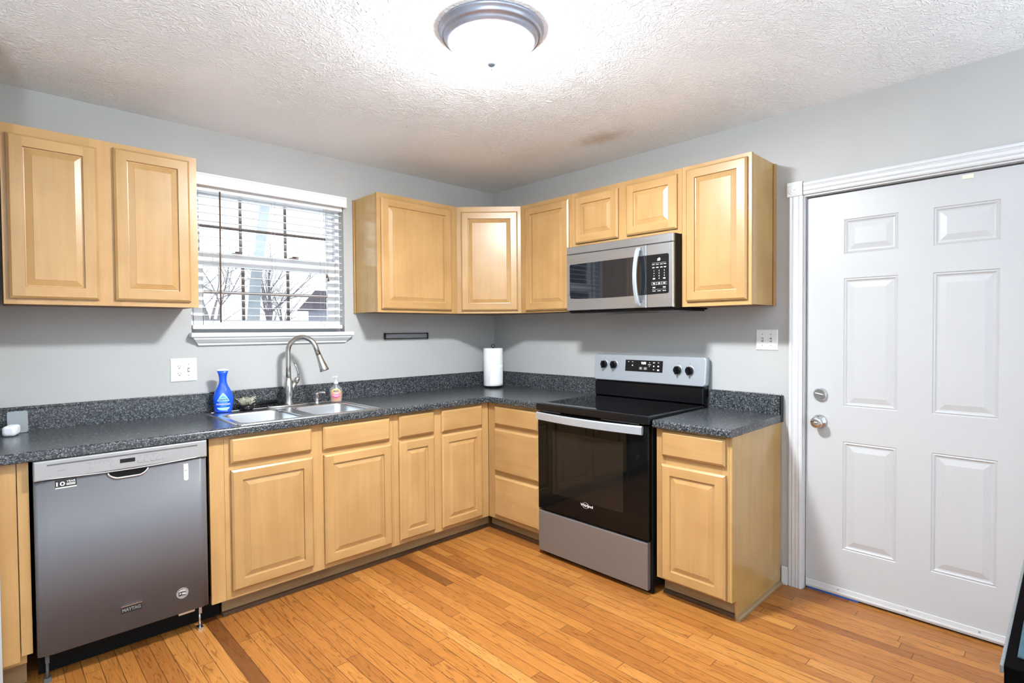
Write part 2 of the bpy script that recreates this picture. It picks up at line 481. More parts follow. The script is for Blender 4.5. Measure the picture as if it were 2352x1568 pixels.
def obj(name, bm, mats, parent=None, smooth=False, label=None, bev=0.0, seg=2):
    """bm is in world coordinates; links ONE mesh object"""
    bmesh.ops.remove_doubles(bm, verts=bm.verts, dist=1e-6)
    me = bpy.data.meshes.new(name)
    o = bpy.data.objects.new(name, me)
    COL.objects.link(o)
    # origin at the middle of the shape
    if bm.verts:
        xs = [v.co.x for v in bm.verts]; ys = [v.co.y for v in bm.verts]; zs = [v.co.z for v in bm.verts]
        c = Vector(((min(xs) + max(xs)) / 2, (min(ys) + max(ys)) / 2, min(zs)))
    else:
        c = Vector((0, 0, 0))
    keep = isinstance(mats, str) and mats in ('ceiling', 'floor') or name in ('ceiling', 'floor')
    if keep: c = Vector((0, 0, 0))
    if parent is not None:
        o.parent = parent
        o.location = c - wloc(parent)
    else:
        o.location = c
    bmesh.ops.translate(bm, verts=bm.verts, vec=-c)
    if smooth:
        for f in bm.faces: f.smooth = True
    bm.normal_update()
    bm.to_mesh(me)
    bm.free()
    if not isinstance(mats, (list, tuple)): mats = [mats]
    for m in mats:
        me.materials.append(M[m] if isinstance(m, str) else m)
    if bev:
        md = o.modifiers.new('bevel', 'BEVEL')
        md.width = bev; md.segments = seg; md.limit_method = 'ANGLE'; md.angle_limit = math.radians(40)
    if label: o['label'] = label
    return o

def BM():
    return bmesh.new()

def quad(bm, pts, mi=0):
    f = bm.faces.new([bm.verts.new(p) for p in pts])
    f.material_index = mi
    return f

def box(bm, x0, x1, y0, y1, z0, z1, mi=0):
    x0, x1 = min(x0, x1), max(x0, x1); y0, y1 = min(y0, y1), max(y0, y1); z0, z1 = min(z0, z1), max(z0, z1)
    v = [bm.verts.new(p) for p in ((x0, y0, z0), (x1, y0, z0), (x1, y1, z0), (x0, y1, z0), (x0, y0, z1), (x1, y0, z1), (x1, y1, z1), (x0, y1, z1))]
    for idx in ((3, 2, 1, 0), (4, 5, 6, 7), (0, 1, 5, 4), (1, 2, 6, 5), (2, 3, 7, 6), (3, 0, 4, 7)):
        f = bm.faces.new([v[i] for i in idx]); f.material_index = mi
    return bm

def bx(*a, mi=0):
    return box(BM(), *a, mi=mi)

class Frame:
    """a flat working plane: O origin, U to the right, Z up, Nn outward"""
    def __init__(s, O, U):
        s.O = Vector(O); s.U = Vector(U).normalized(); s.V = Vector((0, 0, 1)); s.Nn = s.U.cross(s.V)
    def p(s, a, b, d=0.0):
        return s.O + s.U * a + s.V * b + s.Nn * d

def fbox(bm, F, a0, a1, b0, b1, d0, d1, mi=0):
    P = [F.p(a, b, d) for d in (d0, d1) for (a, b) in ((a0, b0), (a1, b0), (a1, b1), (a0, b1))]
    v = [bm.verts.new(p) for p in P]
    for idx in ((3, 2, 1, 0), (4, 5, 6, 7), (0, 1, 5, 4), (1, 2, 6, 5), (2, 3, 7, 6), (3, 0, 4, 7)):
        f = bm.faces.new([v[i] for i in idx]); f.material_index = mi
    return bm

def fprism(bm, F, pts, d0, d1, mi=0):
    a = [bm.verts.new(F.p(x, y, d0)) for x, y in pts]
    b = [bm.verts.new(F.p(x, y, d1)) for x, y in pts]
    n = len(pts)
    f = bm.faces.new(b); f.material_index = mi
    f = bm.faces.new(a[::-1]); f.material_index = mi
    for i in range(n):
        f = bm.faces.new((a[i], a[(i + 1) % n], b[(i + 1) % n], b[i])); f.material_index = mi
    return bm

def rrect(a0, a1, b0, b1, r, n=5):
    out = []
    for cx, cy, t0 in ((a1 - r, b1 - r, 0), (a0 + r, b1 - r, 90), (a0 + r, b0 + r, 180), (a1 - r, b0 + r, 270)):
        for i in range(n + 1):
            t = math.radians(t0 + 90 * i / n)
            out.append((cx + r * math.cos(t), cy + r * math.sin(t)))
    return out

def rings(bm, F, a0, a1, b0, b1, prof, mi=0, back=True):
    """nested rectangles: prof = [(inset, depth), ...]; closes the middle with a face"""
    prev = None
    for ins, d in prof:
        cur = [bm.verts.new(F.p(a, b, d)) for a, b in ((a0 + ins, b0 + ins), (a1 - ins, b0 + ins), (a1 - ins, b1 - ins), (a0 + ins, b1 - ins))]
        if prev:
            for i in range(4):
                f = bm.faces.new((prev[i], prev[(i + 1) % 4], cur[(i + 1) % 4], cur[i])); f.material_index = mi
        prev = cur
    f = bm.faces.new(prev); f.material_index = mi

def panel_door(F, a0, a1, b0, b1, st=0.050, d=0.020):
    """raised panel cabinet door; slot 0 vertical grain, slot 1 horizontal grain"""
    bm = BM()
    c = 0.009           # sloped outer edge
    e = d - 0.007
    # outer edge
    def ringv(ins, dd):
        return [bm.verts.new(F.p(a, b, dd)) for a, b in ((a0 + ins, b0 + ins), (a1 - ins, b0 + ins), (a1 - ins, b1 - ins), (a0 + ins, b1 - ins))]
    r0, r1, r2 = ringv(0, 0), ringv(0, e), ringv(c, d)
    for A, B in ((r0, r1), (r1, r2)):
        for i in range(4):
            f = bm.faces.new((A[i], A[(i + 1) % 4], B[(i + 1) % 4], B[i])); f.material_index = 1 if i in (0, 2) else 0
    bm.faces.new(r0[::-1])
    # frame face: two stiles the full height, two rails between them
    def rect(x0, x1, y0, y1, mi):
        quad(bm, [F.p(x0, y0, d), F.p(x1, y0, d), F.p(x1, y1, d), F.p(x0, y1, d)], mi)
    rect(a0 + c, a0 + st, b0 + c, b1 - c, 0)
    rect(a1 - st, a1 - c, b0 + c, b1 - c, 0)
    rect(a0 + st, a1 - st, b0 + c, b0 + st, 1)
    rect(a0 + st, a1 - st, b1 - st, b1 - c, 1)
    # groove and raised panel
    rings(bm, F, a0, a1, b0, b1, [(st, d), (st + 0.002, d - 0.009), (st + 0.006, d - 0.010), (st + 0.030, d - 0.0025), (st + 0.0305, d - 0.0015)], 0)
    return bm

def slab_front(F, a0, a1, b0, b1, d=0.020):
    bm = BM()
    c = 0.011
    rings(bm, F, a0, a1, b0, b1, [(0, 0), (0, d - 0.009), (c, d)], 0)
    return bm

def lathe(bm, cx, cy, prof, n=32, sx=1.0, sy=1.0, mi=0, rot=0.0, caps=True):
    """prof = [(r, z), ...] bottom to top"""
    prev = None
    first = None
    for rr, z in prof:
        cur = []
        for i in range(n):
            t = 2 * math.pi * i / n
            x, y = rr * sx * math.cos(t), rr * sy * math.sin(t)
            cur.append(bm.verts.new((cx + x * math.cos(rot) - y * math.sin(rot), cy + x * math.sin(rot) + y * math.cos(rot), z)))
        if prev:
            for i in range(n):
                f = bm.faces.new((prev[i], prev[(i + 1) % n], cur[(i + 1) % n], cur[i])); f.material_index = mi; f.smooth = True
        else:
            first = cur
        prev = cur
    if caps:
        f = bm.faces.new(first[::-1]); f.material_index = mi
        f = bm.faces.new(prev); f.material_index = mi
    return bm

def lathe_dir(bm, P, D, prof, n=28, mi=0, caps=True):
    """lathe about an axis D through P: prof = [(r, t)]"""
    D = Vector(D).normalized(); P = Vector(P)
    A = D.orthogonal().normalized(); B = D.cross(A)
    prev = first = None
    for rr, t in prof:
        cur = [bm.verts.new(P + D * t + (A * math.cos(2 * math.pi * i / n) + B * math.sin(2 * math.pi * i / n)) * rr) for i in range(n)]
        if prev:
            for i in range(n):
                f = bm.faces.new((prev[i], prev[(i + 1) % n], cur[(i + 1) % n], cur[i])); f.smooth = True; f.material_index = mi
        else:
            first = cur
        prev = cur
    if caps:
        bm.faces.new(first[::-1]).material_index = mi
        bm.faces.new(prev).material_index = mi
    return bm

def tube(bm, pts, rad, n=12, mi=0):
    pts = [Vector(p) for p in pts]
    if not isinstance(rad, (list, tuple)): rad = [rad] * len(pts)
    prev = first = None
    A = None
    for k, p in enumerate(pts):
        t = (pts[min(k + 1, len(pts) - 1)] - pts[max(k - 1, 0)]).normalized()
        if A is None: A = t.orthogonal().normalized()
        A = (A - t * A.dot(t)).normalized()
        B = t.cross(A)
        cur = [bm.verts.new(p + (A * math.cos(2 * math.pi * i / n) + B * math.sin(2 * math.pi * i / n)) * rad[k]) for i in range(n)]
        if prev:
            for i in range(n):
                f = bm.faces.new((prev[i], prev[(i + 1) % n], cur[(i + 1) % n], cur[i])); f.smooth = True; f.material_index = mi
        else:
            first = cur
        prev = cur
    bm.faces.new(first[::-1]).material_index = mi
    bm.faces.new(prev).material_index = mi
    return bm

_tc = {}
def text_polys(s, size, bold=False):
    """flat text as (verts2d, faces), left edge at 0, base line at 0"""
    cu = bpy.data.curves.new('lettering', 'FONT')
    cu.body = s; cu.size = size; cu.resolution_u = 3
    if bold: cu.offset = size * 0.02
    o = bpy.data.objects.new('lettering', cu)
    COL.objects.link(o)
    dg = bpy.context.evaluated_depsgraph_get()
    me = bpy.data.meshes.new_from_object(o.evaluated_get(dg))
    vs = [(v.co.x, v.co.y) for v in me.vertices]
    fs = [tuple(p.vertices) for p in me.polygons]
    bpy.data.objects.remove(o, do_unlink=True)
    bpy.data.meshes.remove(me)
    bpy.data.curves.remove(cu)
    return vs, fs

def text_on(bm, F, s, a, b, d, h, width=None, center=False, mi=0, bold=False, shear=0.0, mapf=None):
    vs, fs = text_polys(s, 1.0, bold)
    if not vs: return bm
    x0, x1 = min(v[0] for v in vs), max(v[0] for v in vs)
    y0, y1 = min(v[1] for v in vs), max(v[1] for v in vs)
    k = h / (y1 - y0)
    kx = k if width is None else width / (x1 - x0)
    off = -(x1 - x0) * kx / 2 if center else 0
    nv = []
    for x, y in vs:
        u, v = a + off + (x - x0) * kx + shear * (y - y0) * k, b + (y - y0) * k
        nv.append(bm.verts.new(mapf(u, v, d) if mapf else F.p(u, v, d)))
    for f in fs:
        try:
            q = bm.faces.new([nv[i] for i in f]); q.material_index = mi
        except ValueError:
            pass
    return bm

def frect(bm, F, a0, a1, b0, b1, d, mi=0):
    quad(bm, [F.p(a0, b0, d), F.p(a1, b0, d), F.p(a1, b1, d), F.p(a0, b1, d)], mi)

# working planes
FA = Frame((0, 0, 0), (1, 0, 0))          # window wall, a = x, outward = -y
FB = Frame((0, 0, 0), (0, -1, 0))         # range wall, a = -y, outward = -x

# ================================================================== SETTING
XL, YF = -5.2, -5.0          # far ends of the room behind the camera
T = 0.14
WX0, WX1, WZ0, WZ1 = -2.255, -1.345, 1.372, 2.225    # window opening
DY0, DY1, DZ1 = -2.408, -3.338, 2.062                # door opening

tag(obj('floor', bx(XL - T, T + 0.02, YF - T, T, -0.08, 0), 'floor'), kind='structure')
b = BM(); box(b, XL, -3.35, YF, -0.70, 0.0005, 0.012); box(b, -3.35, 0.0, YF, -4.25, 0.0005, 0.012)  # carpet added out of view to bounce neutral light onto the ceiling
tag(obj('bounce_floor', b, 'carpet'), 'added pale carpet behind the camera that bounces neutral light upward', kind='structure')
tag(obj('ceiling', bx(XL - T, T, YF - T, T, H, H + 0.08), 'ceiling'), kind='structure')
b = BM()
box(b, XL - T, WX0, 0, T, 0, H); box(b, WX1, T, 0, T, 0, H)
box(b, WX0, WX1, 0, T, 0, WZ0); box(b, WX0, WX1, 0, T, WZ1, H)
tag(obj('wall_back', b, 'wall'), 'grey painted wall with the window over the sink', kind='structure')
b = BM()
box(b, 0, T, DY0, 0, 0, H); box(b, 0, T, YF - T, DY1, 0, H); box(b, 0, T, DY1, DY0, DZ1, H)
tag(obj('wall_right', b, 'wall'), 'grey painted wall behind the range and door', kind='structure')
tag(obj('wall_left', bx(-3.175, -3.055, -0.66, 0, 0, H), 'wall'), kind='structure')
tag(obj('wall_far', bx(XL - T, XL, YF, 0, 0, H), 'wall'), kind='structure')
b = BM()
PX0, PX1, PZ1 = -2.9, -0.5, 2.10      # window opening added out of view to let in fill daylight
box(b, XL, PX0, YF - T, YF, 0, H); box(b, PX1, 0, YF - T, YF, 0, H); box(b, PX0, PX1, YF - T, YF, PZ1, H)
tag(obj('wall_front', b, 'wall'), kind='structure')
p2 = tag(empty('fill_window', ((PX0 + PX1) / 2, YF, 0)), 'wide white window added unseen behind the camera for fill daylight', kind='structure')
b = BM()
for x in (PX0, (PX0 + PX1) / 2 - 0.03, PX1 - 0.06): box(b, x, x + 0.06, YF - 0.09, YF - 0.03, 0, PZ1)
box(b, PX0 + 0.06, PX1 - 0.06, YF - 0.09, YF - 0.03, PZ1 - 0.06, PZ1); box(b, PX0 + 0.06, PX1 - 0.06, YF - 0.09, YF - 0.03, 0, 0.09)
obj('window_frame', b, 'vinyl', p2)
obj('window_pane', bx(PX0 + 0.06, PX1 - 0.06, YF - 0.062, YF - 0.058, 0.09, PZ1 - 0.06), 'glass', p2)
b = BM()
box(b, -0.014, 0, -2.341, -2.308, 0.0, 0.092); box(b, -0.024, -0.014, -2.341, -2.312, 0.0, 0.018)
tag(obj('baseboard_right', b, 'white', bev=0.003), kind='structure')

# ---- window
win = tag(empty('window_1', (-1.775, 0.09, WZ0)), 'white double-hung window with grilles darkened in colour as if backlit, over the sink', kind='structure')
b = BM()   # drywall return lining and vinyl outer frame
fr = 0.028
box(b, WX0, WX0 + fr, 0.065, 0.135, WZ0, WZ1); box(b, WX1 - fr, WX1, 0.065, 0.135, WZ0, WZ1)
box(b, WX0 + fr, WX1 - fr, 0.065, 0.135, WZ1 - fr, WZ1); box(b, WX0 + fr, WX1 - fr, 0.065, 0.135, WZ0, WZ0 + fr)
obj('window_frame', b, 'vinyl', win, bev=0.003)
def sash(name, z0, z1, y0, y1, stile, top, bot, mh):
    b = BM()
    xa, xb = WX0 + fr, WX1 - fr
    box(b, xa, xa + stile, y0, y1, z0, z1); box(b, xb - stile, xb, y0, y1, z0, z1)
    box(b, xa + stile, xb - stile, y0, y1, z1 - top, z1); box(b, xa + stile, xb - stile, y0, y1, z0, z0 + bot)
    s = obj(name, b, 'vinyl', win, bev=0.003)
    ym = (y0 + y1) / 2
    obj('window_pane', bx(xa + stile, xb - stile, ym - 0.002, ym + 0.002, z0 + bot, z1 - top), 'glass', s)
    g = BM()
    for x in (-1.952, -1.683):
        box(g, x - 0.0085, x + 0.0085, ym + 0.004, ym + 0.010, z0 + bot, z1 - top)
    box(g, xa + stile, xb - stile, ym + 0.0035, ym + 0.0105, mh - 0.0085, mh + 0.0085)
    obj('window_grille', g, 'muntin', s)
    return s
sash('upper_sash', 1.775, WZ1 - fr, 0.102, 0.132, 0.045, 0.030, 0.045, 1.993)
lo = sash('lower_sash', WZ0 + fr, 1.832, 0.069, 0.099, 0.052, 0.075, 0.045, 1.607)
for x in (-1.985, -1.645):
    b = BM(); box(b, x - 0.028, x + 0.022, 0.062, 0.098, 1.832, 1.842); lathe(b, x, 0.08, [(0.013, 1.842), (0.012, 1.850), (0.006, 1.853)], 12)
    box(b, x - 0.004, x + 0.028, 0.074, 0.082, 1.846, 1.852)
    obj('sash_lock', b, 'brownwood', lo)
obj('insect_screen', bx(WX0 + fr, WX1 - fr, 0.1345, 0.136, WZ0 + fr, 1.79), 'screen', win)
b = BM()
fprism(b, FA, [(-2.268, 1.347), (-1.303, 1.347), (-1.303, 1.372), (-2.268, 1.372)], 0.0, 0.052)
box(b, WX0 + 0.001, WX1 - 0.001, 0.0, 0.0648, 1.352, WZ0)
obj('window_sill', b, 'white', win, bev=0.004)
b = BM()   # apron with a cove above a flat foot and mitred ends
prof = [(0.0, 1.347), (0.042, 1.347), (0.040, 1.335), (0.024, 1.318), (0.016, 1.312), (0.016, 1.303), (0.010, 1.299), (0.0, 1.299)]
P0 = []; P1 = []
for d, z in prof:
    k = (1.347 - z) * 0.75
    P0.append(b.verts.new((-2.258 + k, -d, z))); P1.append(b.verts.new((-1.313 - k, -d, z)))
n = len(prof)
for i in range(n):
    b.faces.new((P0[i], P1[i], P1[(i + 1) % n], P0[(i + 1) % n]))
b.faces.new(P0[::-1]); b.faces.new(P1)
obj('window_apron', b, 'white', win)

# ---- door
door = tag(empty('door_1', (0.03, -2.873, 0.0)), 'white six-panel door with chrome deadbolt and knob', kind='structure')
FD = Frame((0.03, 0, 0), (0, -1, 0))
b = BM()
da0, da1, dz0, dz1 = 2.416, 3.330, 0.012, 2.047
colsA = [(2.587, 2.814), (2.946, 3.175)]
rowsZ = [(0.250, 0.800), (0.977, 1.622), (1.742, 1.916)]
xs = [da0, colsA[0][0], colsA[0][1], colsA[1][0], colsA[1][1], da1]
zs = [dz0] + [z for rz in rowsZ for z in rz] + [dz1]
for i in range(5):
    for j in range(7):
        if i in (1, 3) and j in (1, 3, 5):
            rings(b, FD, xs[i], xs[i + 1], zs[j], zs[j + 1], [(0, 0), (0.004, -0.004), (0.010, -0.0015), (0.016, -0.007), (0.022, -0.008), (0.046, -0.002), (0.048, -0.0015)])
        else:
            frect(b, FD, xs[i], xs[i + 1], zs[j], zs[j + 1], 0)
for pts in ([(da0, dz0), (da0, dz1)], [(da1, dz1), (da1, dz0)], [(da0, dz1), (da1, dz1)], [(da1, dz0), (da0, dz0)]):
    (p, q), (r2, s2) = pts
    quad(b, [FD.p(p, q, 0), FD.p(r2, s2, 0), FD.p(r2, s2, -0.042), FD.p(p, q, -0.042)])
frect(b, FD, da0, da1, dz0, dz1, -0.042)
leaf = obj('door_leaf', b, 'door', door)
b = BM()
fbox(b, FD, da0 + 0.002, da1 - 0.002, 0.012, 0.052, 0.0, 0.006); fbox(b, FD, da0 + 0.002, da1 - 0.002, 0.020, 0.030, 0.006, 0.010)
sw = obj('door_sweep', b, 'white', door, bev=0.002)
for a in (2.57, 2.86, 3.12):
    b = BM(); lathe_dir(b, FD.p(a, 0.040, 0.006), FD.Nn, [(0.004, 0), (0.003, 0.002)], 10)
    obj('screw', b, 'switchgrey', sw)
b = BM(); lathe_dir(b, FD.p(2.484, 1.031, 0), FD.Nn, [(0.034, 0), (0.034, 0.006), (0.029, 0.016), (0.027, 0.019)])
db = obj('deadbolt', b, 'chrome', door)
b = BM(); fprism(b, FD, [(2.484 - 0.020, 1.033), (2.484 + 0.012, 1.024), (2.484 + 0.020, 1.027), (2.484 + 0.018, 1.034), (2.484 - 0.018, 1.041)], 0.019, 0.030)
obj('thumb_turn', b, 'chrome', db, bev=0.002)
b = BM(); lathe_dir(b, FD.p(2.481, 0.890, 0), FD.Nn, [(0.036, 0), (0.036, 0.004), (0.028, 0.012), (0.014, 0.018), (0.013, 0.030), (0.022, 0.036), (0.029, 0.048), (0.028, 0.060), (0.021, 0.066), (0.010, 0.0655)])
kn = obj('door_knob', b, 'chrome', door)
obj('knob_button', fbox(BM(), FD, 2.474, 2.488, 0.886, 0.894, 0.0655, 0.071), 'nickel', kn, bev=0.0015)
obj('felt_tab', fbox(BM(), FD, 3.045, 3.085, 2.022, 2.040, 0.0, 0.003), 'cream', door)
obj('door_gap_daylight', fbox(BM(), FD, 2.424, 2.66, 0.001, 0.0115, -0.010, 0.001), 'gaplight', door)  # bluish daylight in the gap under the door, modelled as a coloured strip
# jamb lining and stop
b = BM()
box(b, 0.0, T, DY0 - 0.0, DY0 - 0.005, 0, DZ1); box(b, 0.0, T, DY1 + 0.005, DY1, 0, DZ1); box(b, 0.0, T, DY1 + 0.005, DY0 - 0.005, DZ1 - 0.006, DZ1)
box(b, 0.074, 0.088, DY0 - 0.005, DY0 - 0.022, 0, DZ1 - 0.006); box(b, 0.074, 0.088, DY1 + 0.022, DY1 + 0.005, 0, DZ1 - 0.006); box(b, 0.074, 0.088, DY1 + 0.022, DY0 - 0.022, DZ1 - 0.026, DZ1 - 0.006)
tag(obj('trim_2', b, 'white'), 'white door jamb lining', kind='structure')
tag(obj('trim_3', bx(0.042, T, DY1 + 0.006, DY0 - 0.006, 0, 0.009), 'wdark'), 'dark door threshold', kind='structure')
# casing: fluted legs, rosette block, head
cas = tag(empty('trim_1', (0, -2.37, 0)), 'white fluted door casing with rosette corner block', kind='structure')
def fluted(a0, a1, z0, z1, vertical=True):
    b = BM()
    w_ = a1 - a0 if vertical else z1 - z0
    pr = [(0, 0), (0, 0.012), (0.006, 0.016), (0.014, 0.016), (0.017, 0.012), (0.021, 0.017), (w_ / 2 - 0.009, 0.018), (w_ / 2 - 0.006, 0.015), (w_ / 2 + 0.006, 0.015), (w_ / 2 + 0.009, 0.018),
          (w_ - 0.021, 0.017), (w_ - 0.017, 0.012), (w_ - 0.014, 0.016), (w_ - 0.006, 0.016), (w_, 0.012), (w_, 0)]
    A = []; B = []
    for t, d in pr:
        if vertical:
            A.append(b.verts.new(FB.p(a0 + t, z0, d))); B.append(b.verts.new(FB.p(a0 + t, z1, d)))
        else:
            A.append(b.verts.new(FB.p(a0, z1 - t, d))); B.append(b.verts.new(FB.p(a1, z1 - t, d)))
    for i in range(len(pr) - 1):
        b.faces.new((A[i], A[i + 1], B[i + 1], B[i]))
    b.faces.new(A[::-1]); b.faces.new(B)
    bmesh.ops.recalc_face_normals(b, faces=b.faces)
    return b
obj('casing_leg', fluted(2.3415, 2.408, 0.0, 2.061), 'white', cas)
obj('casing_leg', fluted(3.338, 3.4045, 0.0, 2.061), 'white', cas)
obj('casing_head', fluted(2.411, 3.334, 2.064, 2.128, False), 'white', cas)
for a in (2.332, 3.338):
    b = BM(); fbox(b, FB, a, a + 0.076, 2.0615, 2.136, 0, 0.022)
    o = obj('rosette_block', b, 'white', cas, bev=0.003)
    b = BM()
    ctr = FB.p(a + 0.038, 2.099, 0.022)
    for r0 in (0.028, 0.017):
        prf = [(r0 + 0.005, 0.0), (r0 + 0.0025, 0.003), (r0 - 0.0025, 0.003), (r0 - 0.005, 0.0)]
        lathe_dir(b, ctr, FB.Nn, prf, 28, caps=False)
    lathe_dir(b, ctr, FB.Nn, [(0.009, 0), (0.008, 0.003), (0.003, 0.0045)], 16)
    obj('rosette', b, 'white', o)

# ================================================================== CEILING LIGHT
def ceiling_light(x, y, label, glass):
    t = thing('ceiling_light', label, 'ceiling light', (x, y, H))
    b = BM()
    lathe(b, x, y, [(0.150, H - 0.044), (0.158, H - 0.050), (0.166, H - 0.047), (0.176, H - 0.036), (0.181, H - 0.026), (0.186, H - 0.028), (0.189, H - 0.022),
                    (0.192, H - 0.012), (0.198, H - 0.010), (0.201, H - 0.004), (0.200, H - 0.0005)], 72)
    obj('base_ring', b, 'lampring', t)
    b = BM()
    pr = [(0.150, H - 0.045)]
    for i in range(1, 13):
        a = i / 12 * math.pi / 2
        pr.append((0.152 * math.cos(a) + 0.004 * math.sin(a), H - 0.048 - 0.062 * math.sin(a)))
    lathe(b, x, y, pr[::-1], 64)
    obj('glass_shade', b, glass, t)
    ld = bpy.data.lights.new('lamp_bulbs', 'AREA')
    ld.shape = 'DISK'; ld.size = 0.19; ld.energy = BULBS; ld.color = (0.92, 0.97, 1.0)
    lo_ = bpy.data.objects.new('bulb_light', ld); COL.objects.link(lo_)
    lo_.parent = t; lo_.location = (0, 0, -0.070)
    b = BM(); lathe(b, x, y, [(0.001, H - 0.146), (0.0032, H - 0.144), (0.0032, H - 0.139), (0.002, H - 0.136), (0.012, H - 0.131), (0.019, H - 0.122), (0.021, H - 0.113), (0.020, H - 0.111)], 28)
    obj('finial', b, 'finial', t)
    return t
ceiling_light(-1.67, -1.845, 'flush ceiling light with pewter ring and glowing glass bowl over the kitchen floor', 'lampglass')

# uplights with opaque bowls, added behind the camera to brighten the ceiling
def fill_uplight(x, y, label, glass):
    t = thing('fill_uplight', label, 'fill light', (x, y, 0))
    b = BM(); lathe(b, x, y, [(0.15, 0.0125), (0.15, 0.022), (0.03, 0.034), (0.0125, 0.05)], 32)
    obj('base', b, 'lampring', t)
    b = BM(); tube(b, [(x, y, 0.045), (x, y, 1.44)], 0.012, 12)
    obj('pole', b, 'lampring', t)
    b = BM(); lathe(b, x, y, [(0.02, 1.44), (0.12, 1.47), (0.20, 1.54), (0.197, 1.54), (0.115, 1.478), (0.02, 1.45)], 40)
    obj('lamp_shade', b, 'lampring', t)
    b = BM(); lathe(b, x, y, [(0.12, 1.483), (0.16, 1.505), (0.10, 1.518), (0.01, 1.52)], 32)
    obj('diffuser', b, glass, t)
fill_uplight(-0.8, -4.45, 'added unseen fill uplight by the added window behind the camera', 'fillglass')
fill_uplight(-3.75, -3.9, 'added unseen fill uplight on the added carpet behind the camera', 'fillglass_bright')

# ================================================================== CABINETS
def face_frame(F, a0, a1, b0, b1, stiles, rails, d0, d1):
    """stiles = [(a, a)], rails = [(a, a, b, b)]"""
    bm = BM()
    for s0, s1 in stiles: fbox(bm, F, s0, s1, b0, b1, d0, d1, 0)
    for r in rails: fbox(bm, F, r[0], r[1], r[2], r[3], d0, d1, 1)
    return bm

def wall_cabinet(F, a0, a1, b0, b1, doors, label, stiles, loc, side=None):
    t = thing('wall_cabinet', label, 'cabinet', loc, )
    bm = BM(); fbox(bm, F, a0 + 0.002, a1 - 0.002, b0 + 0.002, b1 - 0.002, 0.001, UD - 0.019, 0)
    for f in bm.faces:
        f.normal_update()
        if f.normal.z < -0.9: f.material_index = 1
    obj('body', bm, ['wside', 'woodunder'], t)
    top, bot = 0.042, 0.042
    rails = []
    ss = sorted(stiles)
    for (p, q), (r_, s_) in zip(ss[:-1], ss[1:]):
        rails += [(q, r_, b0, b0 + bot), (q, r_, b1 - top, b1)]
    obj('face_frame', face_frame(F, a0, a1, b0, b1, ss, rails, UD - 0.0188, UD), ['wv', 'wh'], t)
    for d in doors:
        obj('door', panel_door(Frame(F.p(0, 0, UD + 0.0005), F.U), *d), ['wv', 'wh'], t)
    return t

G = 'maple wall cabinets'
c1 = wall_cabinet(FA, -3.018, -2.292, UB + 0.005, 2.252, [(-3.000, -2.698, 1.525, 2.212), (-2.637, -2.328, 1.526, 2.228)],
    'two-door maple wall cabinet left of the window', [(-3.018, -2.975), (-2.723, -2.612), (-2.347, -2.292)], (-2.655, 0, UB))
c2 = wall_cabinet(FA, -1.271, -0.6275, UB, UT, [(-1.246, -0.686, 1.516, 2.228)],
    'wide single-door maple wall cabinet just right of the window', [(-1.271, -1.225), (-0.706, -0.6275)], (-0.95, 0, UB))
# diagonal corner cabinet
t = thing('wall_cabinet', 'maple corner wall cabinet with a diagonal door', 'cabinet', (-0.3, -0.3, UB))
b = BM()
pts = [(-0.001, -0.001), (-0.6265, -0.001), (-0.6265, -0.2915), (-0.2915, -0.6265), (-0.001, -0.6265)]
lo_ = [b.verts.new((x, y, UB + 0.002)) for x, y in pts]; hi_ = [b.verts.new((x, y, UT - 0.002)) for x, y in pts]
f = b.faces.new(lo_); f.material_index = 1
b.faces.new(hi_[::-1])
for i in range(5): b.faces.new((lo_[i], hi_[i], hi_[(i + 1) % 5], lo_[(i + 1) % 5]))
bmesh.ops.recalc_face_normals(b, faces=b.faces)
obj('body', b, ['wside', 'woodunder'], t)
s2 = math.sqrt(0.5)
FC = Frame((-0.6265, -0.302, 0), (1, -1, 0))
Ld = (0.6265 - 0.302) / s2
b = face_frame(FC, 0, Ld, UB, UT, [(0.0, 0.05), (Ld - 0.05, Ld)], [(0.05, Ld - 0.05, UB, UB + 0.042), (0.05, Ld - 0.05, UT - 0.042, UT)], -0.0075, 0.0005)
obj('face_frame', b, ['wv', 'wh'], t)
obj('door', panel_door(Frame(FC.p(0, 0, 0.001), FC.U), 0.032, Ld - 0.022, 1.514, 2.220), ['wv', 'wh'], t)
c4 = wall_cabinet(FB, 0.6275, 1.1005, UB, UT, [(0.684, 1.0835, 1.508, 2.229)],
    'single-door maple wall cabinet between the corner cabinet and the microwave', [(0.6275, 0.705), (1.062, 1.1005)], (0, -0.865, UB))
c5 = wall_cabinet(FB, 1.1015, 1.8845, 1.900, UT, [(1.140, 1.470, 1.928, 2.226), (1.531, 1.860, 1.930, 2.230)],
    'short two-door maple wall cabinet directly above the microwave', [(1.1015, 1.160), (1.450, 1.551), (1.840, 1.8845)], (0, -1.493, 1.9))
c6 = wall_cabinet(FB, 1.8855, 2.265, UB, UT, [(1.916, 2.246, 1.522, 2.237)],
    'narrow single-door maple wall cabinet at the right end by the door', [(1.8855, 1.936), (2.226, 2.265)], (0, -2.075, UB))
obj('scribe_strip', bx(-0.022, -0.001, -2.2735, -2.2655, UB, UT - 0.004), 'wh', c6)
obj('scribe_strip', bx(-1.2795, -1.2715, -0.018, -0.001, UB, UT - 0.004), 'wh', c2)

